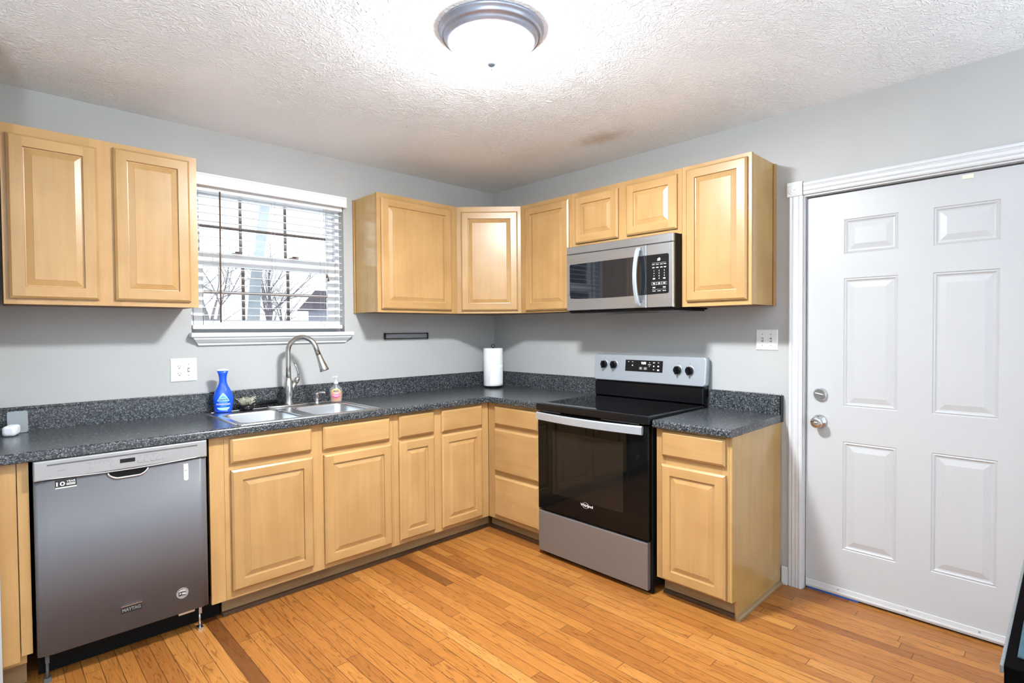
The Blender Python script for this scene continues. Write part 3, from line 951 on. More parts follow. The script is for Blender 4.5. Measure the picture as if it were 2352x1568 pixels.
# base cabinets
BT, BF = 0.884, 0.61
def base_cabinet(F, a0, a1, fronts, label, stiles, rails, loc, toe=True, sides=(True, True), toe_d=0.535, full_side=None, toe_a=None, BT=BT):
    t = thing('base_cabinet', label, 'cabinet', loc)
    bm = BM()
    tk = 0.016
    if sides[0]: fbox(bm, F, a0 + 0.001, a0 + tk, 0.098, BT, 0.004, BF - 0.020)
    if sides[1]: fbox(bm, F, a1 - tk, a1 - 0.001, 0.098, BT, 0.004, BF - 0.020)
    fbox(bm, F, a0 + 0.001, a1 - 0.001, 0.100, 0.116, 0.004, BF - 0.020)
    fbox(bm, F, a0 + 0.001, a1 - 0.001, 0.116, 0.80, 0.002, 0.008)
    obj('body', bm, 'wside', t)
    bm = BM()
    for s0, s1 in stiles: fbox(bm, F, s0, s1, 0.100, BT, BF - 0.019, BF, 0)
    for r_ in rails: fbox(bm, F, r_[0], r_[1], r_[2], r_[3], BF - 0.019, BF - 0.0002, 1)
    obj('face_frame', bm, ['wv', 'wh'], t)
    FF = Frame(F.p(0, 0, BF + 0.0005), F.U)
    for kind, x0, x1, z0, z1 in fronts:
        if kind == 'door':
            obj('door', panel_door(FF, x0, x1, z0, z1), ['wv', 'wh'], t)
        else:
            obj('drawer', slab_front(FF, x0, x1, z0, z1), 'wh', t)
    if toe:
        ta0, ta1 = toe_a or (a0, a1)
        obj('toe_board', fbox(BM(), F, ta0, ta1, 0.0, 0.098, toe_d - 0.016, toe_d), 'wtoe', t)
        bm = BM()
        pr = [(0, 0), (0.017, 0), (0.016, 0.008), (0.010, 0.015), (0.0, 0.018)]
        A = [bm.verts.new(F.p(ta0, z, toe_d + d)) for d, z in pr]; B = [bm.verts.new(F.p(ta1, z, toe_d + d)) for d, z in pr]
        for i in range(len(pr)): bm.faces.new((A[i], B[i], B[(i + 1) % len(pr)], A[(i + 1) % len(pr)]))
        bm.faces.new(A[::-1]); bm.faces.new(B)
        bmesh.ops.recalc_face_normals(bm, faces=bm.faces)
        obj('shoe_moulding', bm, 'wdark', t)
    return t

sb = base_cabinet(FA, -2.2765, -1.3605, [('drawer', -2.252, -1.856, 0.749, 0.870), ('drawer', -1.794, -1.388, 0.740, 0.868), ('door', -2.250, -1.852, 0.138, 0.717), ('door', -1.790, -1.380, 0.126, 0.714)],
    'maple sink base cabinet with two doors and false drawer fronts under the sink', [(-2.2765, -2.235), (-1.872, -1.775), (-1.405, -1.3605)],
    [(-2.235, -1.872, 0.100, 0.150), (-1.775, -1.405, 0.100, 0.150), (-2.235, -1.872, 0.700, 0.765), (-1.775, -1.405, 0.700, 0.765), (-2.235, -1.872, 0.855, BT), (-1.775, -1.405, 0.855, BT)], (-1.82, 0, 0))
fb = base_cabinet(FA, -1.3595, -0.612, [('drawer', -1.325, -1.072, 0.738, 0.873), ('drawer', -1.013, -0.677, 0.732, 0.872), ('door', -1.326, -1.073, 0.127, 0.716), ('door', -1.014, -0.680, 0.122, 0.714)],
    'maple corner base cabinet with two narrow doors, right of the sink base', [(-1.3595, -1.305), (-1.090, -0.995), (-0.695, -0.612)],
    [(-1.305, -1.090, 0.100, 0.150), (-0.995, -0.695, 0.100, 0.150), (-1.305, -1.090, 0.700, 0.765), (-0.995, -0.695, 0.700, 0.765), (-1.305, -1.090, 0.855, BT), (-0.995, -0.695, 0.855, BT)], (-0.98, 0, 0), sides=(True, False), toe_a=(-1.3595, -0.5515))
dbs = base_cabinet(FB, 0.6125, 1.106, [('drawer', 0.688, 1.092, 0.742, 0.866), ('drawer', 0.686, 1.092, 0.428, 0.713), ('drawer', 0.686, 1.092, 0.128, 0.396)],
    'maple three-drawer base cabinet between the corner and the range', [(0.6125, 0.705), (1.075, 1.106)],
    [(0.705, 1.075, 0.100, 0.150), (0.705, 1.075, 0.390, 0.440), (0.705, 1.075, 0.700, 0.755), (0.705, 1.075, 0.855, BT)], (0, -0.86, 0), sides=(False, True), toe_a=(0.5535, 1.106))
rb = base_cabinet(FB, 1.912, 2.290, [('drawer', 1.947, 2.277, 0.733, 0.861), ('door', 1.946, 2.279, 0.106, 0.692)],
    'maple base cabinet with one drawer and one door between the range and the door', [(1.912, 1.965), (2.258, 2.290)],
    [(1.965, 2.258, 0.100, 0.130), (1.965, 2.258, 0.675, 0.750), (1.965, 2.258, 0.845, 0.8715)], (0, -2.10, 0), sides=(True, False), toe_a=(1.914, 2.288), BT=0.8715)
b = BM()   # exposed end panel with a toe notch
fprism(b, Frame((0, -2.304, 0), (-1, 0, 0)), [(0.004, 0.0), (0.548, 0.0), (0.548, 0.088), (0.609, 0.100), (0.609, 0.8715), (0.004, 0.8715)], 0.0, 0.0135)
obj('end_panel', b, 'wside', rb)
b = BM()
pr = [(0, 0), (0.017, 0), (0.016, 0.008), (0.010, 0.015), (0.0, 0.018)]
A = [b.verts.new((-0.548 - 0.018, -2.3042 - d, z)) for d, z in pr]; B = [b.verts.new((-0.026, -2.3042 - d, z)) for d, z in pr]
for i in range(len(pr)): b.faces.new((A[i], B[i], B[(i + 1) % len(pr)], A[(i + 1) % len(pr)]))
b.faces.new(A[::-1]); b.faces.new(B)
bmesh.ops.recalc_face_normals(b, faces=b.faces)
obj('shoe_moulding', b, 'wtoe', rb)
# filler strip beside the dishwasher belongs to the sink base
obj('filler_strip', bx(-2.340, -2.2775, -0.6095, -0.590, 0.100, BT), 'wv', sb)
# boards left of the dishwasher
t = thing('base_cabinet', 'maple end cabinet boards at the far left of the dishwasher', 'cabinet', (-3.01, -0.6, 0))
obj('filler_strip', bx(-3.001, -2.968, -0.612, -0.590, 0.14, BT), 'wv', t)
obj('end_panel', bx(-3.054, -3.0045, -0.612, -0.590, 0.12, BT), 'wv', t)
obj('body', bx(-3.054, -2.985, -0.589, -0.30, 0.10, BT - 0.002), 'wside', t)
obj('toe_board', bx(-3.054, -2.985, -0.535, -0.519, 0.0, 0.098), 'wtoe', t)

# ================================================================== WORKTOPS
def nose_profile(zt, zb):
    # (distance in from the front edge, z), from the underside round to the top
    r = 0.012
    pr = [(0.030, zb), (0.004, zb), (0.0, zb + 0.004), (0.0, zt - r)]
    for i in range(1, 6):
        a = i / 5 * math.pi / 2
        pr.append((r - r * math.cos(a), zt - r + r * math.sin(a)))
    pr.append((0.030, zt))
    return pr

ZB = 0.886
SX0, SX1, SY0, SY1 = -2.190, -1.462, -0.592, -0.105    # sink cut-out
ct = thing('countertop', 'long L-shaped speckled charcoal countertop with a sink cut-out', 'countertop', (-1.5, -0.3, ZB))
b = BM()
FRONT = 0.645
pr = nose_profile(CH, ZB)
R0 = [b.verts.new((-3.054, -FRONT + d, z)) for d, z in pr]
R1 = [b.verts.new((-FRONT + d, -FRONT + d, z)) for d, z in pr]
R2 = [b.verts.new((-FRONT + d, -1.107, z)) for d, z in pr]
for A, B in ((R0, R1), (R1, R2)):
    for i in range(len(pr) - 1):
        b.faces.new((A[i], B[i], B[i + 1], A[i + 1]))
e = FRONT - 0.030
def top(x0, x1, y0, y1, z=CH, flip=False):
    p = [(x0, y0, z), (x1, y0, z), (x1, y1, z), (x0, y1, z)]
    quad(b, p[::-1] if flip else p)
for z, fl in ((CH, False), (ZB, True)):
    top(-3.054, SX0, -e, -0.002, z, fl)
    top(SX0, SX1, -e, SY0, z, fl); top(SX0, SX1, SY1, -0.002, z, fl)
    top(SX1, -e, -e, -0.002, z, fl)
    top(-e, -0.002, -1.107, -0.002, z, fl)
quad(b, [(SX0, SY0, ZB), (SX1, SY0, ZB), (SX1, SY0, CH), (SX0, SY0, CH)]); quad(b, [(SX0, SY1, ZB), (SX0, SY1, CH), (SX1, SY1, CH), (SX1, SY1, ZB)])
quad(b, [(SX0, SY0, ZB), (SX0, SY0, CH), (SX0, SY1, CH), (SX0, SY1, ZB)]); quad(b, [(SX1, SY0, ZB), (SX1, SY1, ZB), (SX1, SY1, CH), (SX1, SY0, CH)])
quad(b, [(-e, -1.107, ZB), (-0.002, -1.107, ZB), (-0.002, -1.107, CH), (-e, -1.107, CH)])
quad(b, [(-3.054, -e, ZB), (-3.054, -e, CH), (-3.054, -0.002, CH), (-3.054, -0.002, ZB)])
obj('worktop', b, 'lam', ct)
def backsplash(parent, segs, z0, z1):
    """an upstand with a small rounded ledge along its top and a set-back scribe"""
    for (F, a0, a1) in segs:
        b = BM()
        pr = [(0.0022, z0), (0.026, z0), (0.026, z1 - 0.014), (0.023, z1 - 0.010), (0.012, z1 - 0.009), (0.012, z1 - 0.004), (0.010, z1), (0.0022, z1)]
        A = [b.verts.new(F.p(a0, z, d)) for d, z in pr]; B = [b.verts.new(F.p(a1, z, d)) for d, z in pr]
        for i in range(len(pr)): b.faces.new((A[i], B[i], B[(i + 1) % len(pr)], A[(i + 1) % len(pr)]))
        b.faces.new(A[::-1]); b.faces.new(B)
        bmesh.ops.recalc_face_normals(b, faces=b.faces)
        obj('backsplash', b, 'lam', parent)
backsplash(ct, [(FA, -3.053, -0.0265), (FB, 0.0025, 1.107)], CH + 0.0003, 1.037)
ct2 = thing('countertop', 'short speckled charcoal countertop right of the range', 'countertop', (-0.3, -2.11, ZB))
b = BM()
CH2, ZB2 = 0.912, 0.874
pr = nose_profile(CH2, ZB2)
R1 = [b.verts.new((-FRONT + d, -1.908, z)) for d, z in pr]
R2 = [b.verts.new((-FRONT + d, -2.312, z)) for d, z in pr]
for i in range(len(pr) - 1): b.faces.new((R1[i], R2[i], R2[i + 1], R1[i + 1]))
top(-e, -0.002, -2.312, -1.908, CH2); top(-e, -0.002, -2.312, -1.908, ZB2, True)
b.faces.new(R1 + [b.verts.new((-0.002, -1.908, CH2)), b.verts.new((-0.002, -1.908, ZB2))])
b.faces.new((R2 + [b.verts.new((-0.002, -2.312, CH2)), b.verts.new((-0.002, -2.312, ZB2))])[::-1])
obj('worktop', b, 'lam', ct2)
backsplash(ct2, [(FB, 1.9085, 2.304)], CH2 + 0.0003, 1.018)
obj('end_cap', bx(-0.036, -0.0025, -2.313, -2.3045, 0.872, 1.014), 'blackplastic', ct2)

# ================================================================== SINK
sink = thing('kitchen_sink', 'stainless double-bowl drop-in sink', 'sink', (-1.83, -0.35, CH))
b = BM()
zr = CH + 0.0045
ox0, ox1, oy0, oy1 = -2.216, -1.434, -0.618, -0.075
bowls = [(-2.180, -1.868, -0.578, -0.205), (-1.806, -1.474, -0.578, -0.205)]
def ring_rr(x0, x1, y0, y1, r, z, n=6):
    return [(x, y, z) for x, y in rrect(x0, x1, y0, y1, r, n)]
# rim plate as grid of strips around the bowls, with rolled outer edge
import itertools
def loft(bm, loops, mi=0, smooth=True):
    prev = None
    for lp in loops:
        cur = [bm.verts.new(p) for p in lp]
        if prev:
            n = len(cur)
            for i in range(n):
                f = bm.faces.new((prev[i], prev[(i + 1) % n], cur[(i + 1) % n], cur[i])); f.smooth = smooth; f.material_index = mi
        prev = cur
    return prev
loft(b, [ring_rr(ox0, ox1, oy0, oy1, 0.022, CH + 0.0004), ring_rr(ox0 + 0.002, ox1 - 0.002, oy0 + 0.002, oy1 - 0.002, 0.021, zr), ring_rr(ox0 + 0.010, ox1 - 0.010, oy0 + 0.010, oy1 - 0.010, 0.016, zr + 0.0012), ring_rr(ox0 + 0.018, ox1 - 0.018, oy0 + 0.018, oy1 - 0.018, 0.012, zr - 0.001)])
# deck between outer ring and bowls: triangulated fill of a face with two holes
z_ = zr - 0.001
def edge_loop(bm, pts):
    vs = [bm.verts.new(p) for p in pts]
    return [bm.edges.new((vs[i], vs[(i + 1) % len(vs)])) for i in range(len(vs))]
b2 = BM()
ed = edge_loop(b2, ring_rr(ox0 + 0.018, ox1 - 0.018, oy0 + 0.018, oy1 - 0.018, 0.012, z_))
for x0, x1, y0, y1 in bowls: ed += edge_loop(b2, ring_rr(x0, x1, y0, y1, 0.055, z_))
bmesh.ops.triangle_fill(b2, use_beauty=True, use_dissolve=False, edges=ed)
for f in list(b2.faces):
    c = f.calc_center_median()
    if any(x0 + 0.02 < c.x < x1 - 0.02 and y0 + 0.02 < c.y < y1 - 0.02 for x0, x1, y0, y1 in bowls): b2.faces.remove(f)
tmp = bpy.data.meshes.new('t'); b2.to_mesh(tmp); b2.free(); b.from_mesh(tmp); bpy.data.meshes.remove(tmp)
obj('rim', b, 'steel_sink', sink)
for x0, x1, y0, y1 in bowls:
    b = BM()
    lps = []
    for ins, z, r in ((0, z_, 0.055), (0.003, z_ - 0.002, 0.054), (0.006, z_ - 0.010, 0.052), (0.012, z_ - 0.120, 0.050), (0.020, z_ - 0.150, 0.048), (0.036, z_ - 0.164, 0.040), (0.06, z_ - 0.168, 0.03)):
        lps.append(ring_rr(x0 + ins, x1 - ins, y0 + ins, y1 - ins, r, z))
    last = loft(b, lps)
    b.faces.new(last)
    bw = obj('basin', b, 'steel_sink', sink)
    b = BM(); lathe(b, (x0 + x1) / 2, (y0 + y1) / 2 + 0.03, [(0.045, z_ - 0.1675), (0.043, z_ - 0.165), (0.030, z_ - 0.1665), (0.006, z_ - 0.1665)], 24)
    obj('drain', b, 'chrome', bw)

# faucet
zf = zr + 0.001
fx0, fy0 = -1.772, -0.118
fau = thing('kitchen_faucet', 'brushed nickel gooseneck pull-down faucet behind the sink', 'faucet', (fx0, fy0, zf))
b = BM()
loft_top = loft(b, [[(fx0 + x, fy0 + y, zf + z) for x, y in [(0.128 * k * (abs(math.cos(t)) ** 0.8) * math.copysign(1, math.cos(t)), 0.032 * k * math.sin(t)) for t in [2 * math.pi * i / 40 for i in range(40)]]] for k, z in ((1.0, 0.0), (1.0, 0.003), (0.96, 0.007), (0.85, 0.008))])
b.faces.new(loft_top)
obj('deck_plate', b, 'nickel', fau)
b = BM()
lathe(b, fx0, fy0, [(0.029, zf + 0.007), (0.028, zf + 0.016), (0.023, zf + 0.035), (0.0265, zf + 0.070), (0.0300, zf + 0.110), (0.0245, zf + 0.145), (0.0175, zf + 0.163), (0.0165, zf + 0.168)], 28)
# side arm that carries the lever
hd = Vector((0.93, -0.37, 0)).normalized()
Pb = Vector((fx0, fy0, zf + 0.080))
tube(b, [Pb, Pb + hd * 0.022 + Vector((0, 0, 0.030)), Pb + hd * 0.040 + Vector((0, 0, 0.062))], [0.018, 0.018, 0.0155], 16)
body = obj('faucet_body', b, 'nickel', fau)
b = BM()
Pk = Pb + hd * 0.040 + Vector((0, 0, 0.063))
tube(b, [Pk, Pk + hd * 0.010 + Vector((0, 0, 0.016)), Pk + hd * 0.022 + Vector((0, 0, 0.028))], [0.0165, 0.015, 0.006], 16)
tube(b, [Pk + hd * 0.016 + Vector((0, 0, 0.020)), Pk + hd * 0.014 + Vector((0, 0, 0.055)), Pk + hd * 0.006 + Vector((0, 0, 0.090)), Pk - hd * 0.010 + Vector((0, 0, 0.118))], [0.0065, 0.0055, 0.0055, 0.0035], 10)
obj('lever_handle', b, 'nickel', fau)
b = BM()
sd = Vector((0.72, -0.69, 0)).normalized()
Rg = 0.085
zc = zf + 0.325
pts = [Vector((fx0, fy0, zf + 0.165)), Vector((fx0, fy0, zf + 0.24)), Vector((fx0, fy0, zc - 0.01))]
for i in range(0, 17):
    th = math.radians(180 - 160 * i / 16)
    pts.append(Vector((fx0, fy0, zc)) + sd * (Rg + Rg * math.cos(th)) + Vector((0, 0, Rg * math.sin(th))))
th = math.radians(20)
tdir = sd * math.sin(th) + Vector((0, 0, -math.cos(th)))
pe = pts[-1] + tdir * 0.055
pts.append(pe)
tube(b, pts, 0.0150, 18)
obj('gooseneck_spout', b, 'nickel', fau)
b = BM(); lathe_dir(b, pe, tdir, [(0.0140, -0.001), (0.0165, 0.002), (0.0165, 0.008), (0.0195, 0.045), (0.0235, 0.068), (0.0245, 0.080), (0.0275, 0.096), (0.026, 0.100), (0.022, 0.098)], 24)
obj('spray_head', b, 'nickel', fau)

# deck soap dispenser
dx, dy = -1.612, -0.150
sd_ = thing('soap_dispenser', 'small brushed nickel built-in soap pump beside the faucet', 'soap dispenser', (dx, dy, zf))
b = BM(); lathe(b, dx, dy, [(0.019, zf), (0.018, zf + 0.004), (0.013, zf + 0.012), (0.013, zf + 0.022), (0.0145, zf + 0.024), (0.0135, zf + 0.052), (0.016, zf + 0.062), (0.015, zf + 0.066)], 22)
obj('pump_body', b, 'nickel', sd_)
b = BM(); q = Vector((dx, dy, zf + 0.062)); tube(b, [q, q + Vector((0.02, -0.012, 0.006)), q + Vector((0.036, -0.022, 0.005)), q + Vector((0.044, -0.027, 0.0))], [0.006, 0.006, 0.0055, 0.005], 10)
obj('pump_spout', b, 'nickel', sd_)

# ---- blue spray bottle of dish soap
def bottle_map(cx, cy, prof, sy, rot):
    def r_at(z):
        for (r0, z0), (r1, z1) in zip(prof[:-1], prof[1:]):
            if z0 <= z <= z1: return r0 + (r1 - r0) * (z - z0) / max(1e-6, z1 - z0)
        return prof[-1][0]
    def f(u, z, d):
        rr = r_at(z)
        k = max(0.0, 1 - (u / rr) ** 2) if abs(u) < rr else 0.0
        x, y = u, -(rr * sy * math.sqrt(k) + d)
        return Vector((cx + x * math.cos(rot) - y * math.sin(rot), cy + x * math.sin(rot) + y * math.cos(rot), z))
    return f
def decal(bm, fmap, z0, z1, half, d, n=18, m=10, mi=0):
    prev = None
    for j in range(n + 1):
        z = z0 + (z1 - z0) * j / n
        hw = half(j / n)
        cur = [bm.verts.new(fmap(-hw + 2 * hw * i / m, z, d)) for i in range(m + 1)]
        if prev:
            for i in range(m):
                f = bm.faces.new((prev[i], prev[i + 1], cur[i + 1], cur[i])); f.material_index = mi
        prev = cur
bx_, by_ = -2.130, -0.105
rot = math.atan2(-(bx_ + 3.0776), (by_ + 3.404))   # label faces into the room
rot = -math.atan2(bx_ + 3.0776, by_ + 3.404)
dz = zf
KB = 1.13
dprof = [(0.034, dz), (0.0385, dz + 0.004), (0.041, dz + 0.03), (0.0455, dz + 0.065), (0.0450, dz + 0.080), (0.0400, dz + 0.102), (0.031, dz + 0.124), (0.0225, dz + 0.142), (0.0180, dz + 0.156), (0.0165, dz + 0.172), (0.0172, dz + 0.190), (0.0205, dz + 0.207), (0.0255, dz + 0.222)]
dprof = [(r0 * KB, dz + (z0 - dz) * 1.03) for r0, z0 in dprof]
ds = thing('dish_soap_bottle', 'blue dish soap spray bottle on the sink deck left of the faucet', 'bottle', (bx_, by_, dz))
b = BM(); lathe(b, bx_, by_, dprof, 40, 1.0, 0.62, rot=rot)
obj('bottle', b, 'bluesoap', ds)
b = BM(); lathe(b, bx_, by_, [(0.0288, dz + 0.2290), (0.0295, dz + 0.233), (0.025, dz + 0.238), (0.008, dz + 0.240)], 32, 1.0, 0.62, rot=rot)
obj('cap', b, 'capwhite', ds)
fm = bottle_map(bx_, by_, dprof, 0.62, rot)
b = BM()
decal(b, fm, dz + 0.062, dz + 0.108, lambda t: 0.0315 * (1 - t) ** 0.75 * (1 if t > 0.08 else 0.85 + t * 1.9) + 0.0004, 0.0006, mi=0)
decal(b, fm, dz + 0.012, dz + 0.028, lambda t: 0.0305 * math.sqrt(max(0, 1 - (1 - t) ** 2)) + 0.0004, 0.0006, mi=0)
decal(b, fm, dz + 0.054, dz + 0.059, lambda t: 0.021, 0.0006, mi=1)
decal(b, fm, dz + 0.081, dz + 0.092, lambda t: 0.017 * (1 - t * 0.75), 0.0008, mi=1)
decal(b, fm, dz + 0.034, dz + 0.038, lambda t: 0.016, 0.0006, mi=1)
text_on(b, None, 'DAWN', 0, dz + 0.065, 0.0012, 0.0125, width=0.046, center=True, mi=2, bold=True, mapf=fm)
text_on(b, None, 'POWERWASH', 0, dz + 0.041, 0.0010, 0.0105, width=0.066, center=True, mi=3, bold=True, mapf=fm)
obj('label', b, ['lightblue', 'midblue', 'navyink', 'whiteink'], ds)

# ---- clear hand soap pump bottle
hx, hy = -1.492, -0.163
hz = zf
rot = -math.atan2(hx + 3.0776, hy + 3.404)
hs = thing('hand_soap_bottle', 'clear pump bottle of amber hand soap with a yellow and pink round label', 'bottle', (hx, hy, hz))
hprof = [(0.027, hz + 0.0005), (0.030, hz + 0.003), (0.0315, hz + 0.02), (0.0345, hz + 0.055), (0.0345, hz + 0.070), (0.031, hz + 0.086), (0.022, hz + 0.099), (0.0125, hz + 0.106), (0.0115, hz + 0.112)]
hprof = [(r0 * (1.12 if z0 < hz + 0.09 else 1.0), z0) for r0, z0 in hprof]
b = BM(); lathe(b, hx, hy, hprof, 36, 1.0, 0.6, rot=rot)
obj('bottle', b, 'clear', hs)
b = BM(); lathe(b, hx, hy, [(0.024, hz + 0.002), (0.0285, hz + 0.004), (0.030, hz + 0.02), (0.0325, hz + 0.048)], 36, 1.0, 0.58, rot=rot)
obj('soap', b, 'orange', hs)
b = BM(); lathe(b, hx, hy, [(0.0135, hz + 0.1125), (0.0135, hz + 0.124), (0.009, hz + 0.128), (0.005, hz + 0.130), (0.0045, hz + 0.150), (0.012, hz + 0.152), (0.0125, hz + 0.160), (0.006, hz + 0.164)], 20)
q = Vector((hx, hy, hz + 0.157)); tube(b, [q, q + Vector((-0.022, -0.010, 0.001)), q + Vector((-0.030, -0.014, -0.006))], [0.005, 0.004, 0.0035], 8)
tube(b, [(hx, hy, hz + 0.02), (hx, hy, hz + 0.112)], 0.0025, 8)
obj('pump', b, 'frost', hs)
fm = bottle_map(hx, hy, hprof, 0.6, rot)
b = BM()
decal(b, fm, hz + 0.026, hz + 0.086, lambda t: 0.0295 * math.sqrt(max(0.0005, 1 - (2 * t - 1) ** 2)), 0.0006, 24, 12)
lb = obj('label', b, 'soaplabel', hs)
b = BM()
decal(b, fm, hz + 0.066, hz + 0.076, lambda t: 0.0155, 0.0009, 3, 8, 0)
text_on(b, None, 'Softsoap', 0, hz + 0.0685, 0.0013, 0.0065, width=0.025, center=True, mi=1, bold=True, mapf=fm)
for k, zz in enumerate((0.058, 0.051, 0.042, 0.036)):
    decal(b, fm, hz + zz, hz + zz + 0.0025, lambda t, k=k: (0.018, 0.016, 0.022, 0.012)[k], 0.0009, 1, 8, 1)
obj('label_print', b, ['navyink', 'whiteink'], lb)

# ---- scrub brush
qx, qy = -2.005, -0.103
br = thing('scrub_brush', 'black dish brush with worn pale bristles lying on the sink deck', 'brush', (qx, qy, zf))
b = BM(); lathe(b, qx, qy, [(0.030, zf + 0.0005), (0.036, zf + 0.004), (0.037, zf + 0.014), (0.033, zf + 0.026), (0.024, zf + 0.030)], 28)
obj('brush_head', b, 'blackplastic', br)
b = BM()
tube(b, [(qx + 0.028, qy + 0.006, zf + 0.018), (qx + 0.07, qy + 0.030, zf + 0.022), (qx + 0.13, qy + 0.052, zf + 0.024), (qx + 0.19, qy + 0.060, zf + 0.022)], [0.011, 0.0095, 0.012, 0.011], 12)
obj('brush_handle', b, 'blackplastic', br)
b = BM()
rng = random.Random(4)
for i in range(110):
    a = rng.uniform(0, 6.283); rr = 0.026 * math.sqrt(rng.random())
    p0 = Vector((qx + rr * math.cos(a) - 0.004, qy + rr * math.sin(a), zf + 0.027))
    out = Vector((math.cos(a), math.sin(a), 0)) * (rr * 0.7)
    h = rng.uniform(0.018, 0.046)
    p1 = p0 + out * 0.5 + Vector((rng.uniform(-.004, .004), rng.uniform(-.004, .004), h * 0.6))
    p2 = p0 + out * 1.1 + Vector((rng.uniform(-.018, .018), rng.uniform(-.018, .018), h))
    tube(b, [p0, p1, p2], [0.0016, 0.0016, 0.0010], 5)
obj('bristles', b, 'bristle', br)

# ---- paper towels
px_, py_ = -0.212, -0.222
ph = thing('paper_towel_holder', 'black wire paper towel stand in the counter corner', 'paper towel holder', (px_, py_, CH))
b = BM(); lathe(b, px_, py_, [(0.068, CH + 0.0005), (0.070, CH + 0.003), (0.070, CH + 0.010), (0.066, CH + 0.013)], 36)
obj('base', b, 'blackplastic', ph)
b = BM(); tube(b, [(px_, py_, CH + 0.012), (px_, py_, CH + 0.316)], 0.005, 10)
obj('rod', b, 'blackplastic', ph)
b = BM()
rd = Vector((0.72, -0.69, 0))
tube(b, [Vector((px_, py_, CH + 0.326)) + rd * 0.012 * math.cos(t) + Vector((0, 0, 0.012 * math.sin(t))) for t in [math.radians(-80 + 340 * i / 20) for i in range(21)]], 0.0032, 8)
obj('loop', b, 'blackplastic', ph)
b = BM()
z0, z1 = CH + 0.016, CH + 0.308
lathe(b, px_, py_, [(0.020, z0), (0.074, z0), (0.076, z0 + 0.003), (0.076, z1 - 0.003), (0.074, z1), (0.020, z1), (0.020, z0)], 56, caps=False)
tr = obj('paper_towel_roll', b, 'towel')
tag(tr, 'white paper towel roll on the black stand in the corner', 'paper towel')
b = BM()     # loose end of the sheet, tucked off to the left
nn = 14
rowsv = []
for j in range(9):
    z = z0 + 0.002 + (z1 - z0) * 0.55 * j / 8
    k = (1 - j / 8)
    row = []
    for i in range(nn + 1):
        s_ = i / nn
        ang = math.radians(-55 - 95 * s_)
        rr = 0.0772 + 0.020 * k * s_ ** 1.6
        row.append(b.verts.new((px_ + rr * math.cos(ang), py_ + rr * math.sin(ang), z)))
    rowsv.append(row)
for j in range(8):
    for i in range(nn):
        if i / nn <= 1.01 - 0.0 * j:
            f = b.faces.new((rowsv[j][i], rowsv[j][i + 1], rowsv[j + 1][i + 1], rowsv[j + 1][i])); f.smooth = True
sh = obj('loose_sheet', b, 'towel', tr)
md = sh.modifiers.new('thickness', 'SOLIDIFY'); md.thickness = 0.0008

# ---- night light / acrylic card stand at the far left
t = thing('acrylic_stand', 'clear acrylic plate on a white rounded base at the left end of the counter', 'stand', (-3.0, -0.10, CH))
b = BM()
Fn = Frame((-3.018, -0.155, CH), (0.96, -0.28, 0))
loops = []
for d, ins in ((0.0, 0.006), (0.004, 0.001), (0.010, 0.0), (0.070, 0.0), (0.076, 0.004), (0.078, 0.010)):
    loops.append([Fn.p(x, y, d - 0.06) for x, y in rrect(-0.012 + ins, 0.034 - ins, 0.001 + ins, 0.045 - ins, 0.012)])
lst = loft(b, loops); b.faces.new(lst)
b.faces.new([b.verts.new(p) for p in loops[0]][::-1])
obj('base', b, 'capwhite', t)
b = BM()
Fp = Frame((-3.0, -0.085, CH), (1, 0, 0))
fprism(b, Fp, rrect(-0.014, 0.056, 0.002, 0.100, 0.008), -0.002, 0.002)
obj('acrylic_plate', b, 'acrylic', t)

# ================================================================== WALL PLATES, KNIFE STRIP
def plate(F, a0, a1, b0, b1, label, cat, name):
    t = thing(name, label, cat, F.p((a0 + a1) / 2, b0, 0))
    b = BM(); rings(b, F, a0, a1, b0, b1, [(0, 0.0004), (0, 0.003), (0.004, 0.006)])
    obj('cover_plate', b, 'plate', t)
    return t
def toggle(F, t, a, b_, up):
    b = BM()
    fbox(b, F, a - 0.0055, a + 0.0055, b_ - 0.012, b_ + 0.012, 0.006, 0.0068, 1)
    s = 0.006 if up else -0.006
    fprism(b, F, [(a - 0.004, b_ - 0.004 + s * 0.3), (a + 0.004, b_ - 0.004 + s * 0.3), (a + 0.004, b_ + 0.005 + s * 0.3), (a - 0.004, b_ + 0.005 + s * 0.3)], 0.0068, 0.013, 0)
    obj('toggle_switch', b, ['plate', 'switchgrey'], t)
    for z in (-0.030, 0.030):
        b = BM(); lathe_dir(b, F.p(a, b_ + z, 0.006), F.Nn, [(0.003, 0), (0.002, 0.001)], 8)
        obj('screw', b, 'switchgrey', t)
t = plate(FA, -2.3595, -2.2325, 1.1065, 1.2325, 'white double wall plate with a socket and a switch left of the window sill', 'outlet', 'wall_outlet')
for zc_ in (1.188, 1.149):
    b = BM(); fprism(b, FA, [(-2.319 + 0.017 * math.cos(x), zc_ + 0.0145 * math.sin(x)) for x in [2 * math.pi * i / 24 for i in range(24)]], 0.006, 0.0075)
    o = obj('socket', b, 'plate', t)
    b = BM(); fbox(b, FA, -2.3265, -2.3245, zc_ - 0.002, zc_ + 0.007, 0.0075, 0.0078); fbox(b, FA, -2.3135, -2.3115, zc_ - 0.002, zc_ + 0.006, 0.0075, 0.0078)
    fprism(b, FA, [(-2.319 + 0.0028 * math.cos(x), zc_ - 0.008 + 0.0028 * math.sin(x)) for x in [2 * math.pi * i / 10 for i in range(10)]], 0.0075, 0.0078)
    obj('slots', b, 'slot', o)
toggle(FA, t, -2.274, 1.169, False)
t = plate(FB, 2.168, 2.283, 1.255, 1.3675, 'white double light switch plate between the end wall cabinet and the door', 'light switch', 'light_switch')
toggle(FB, t, 2.203, 1.311, True); toggle(FB, t, 2.248, 1.311, False)
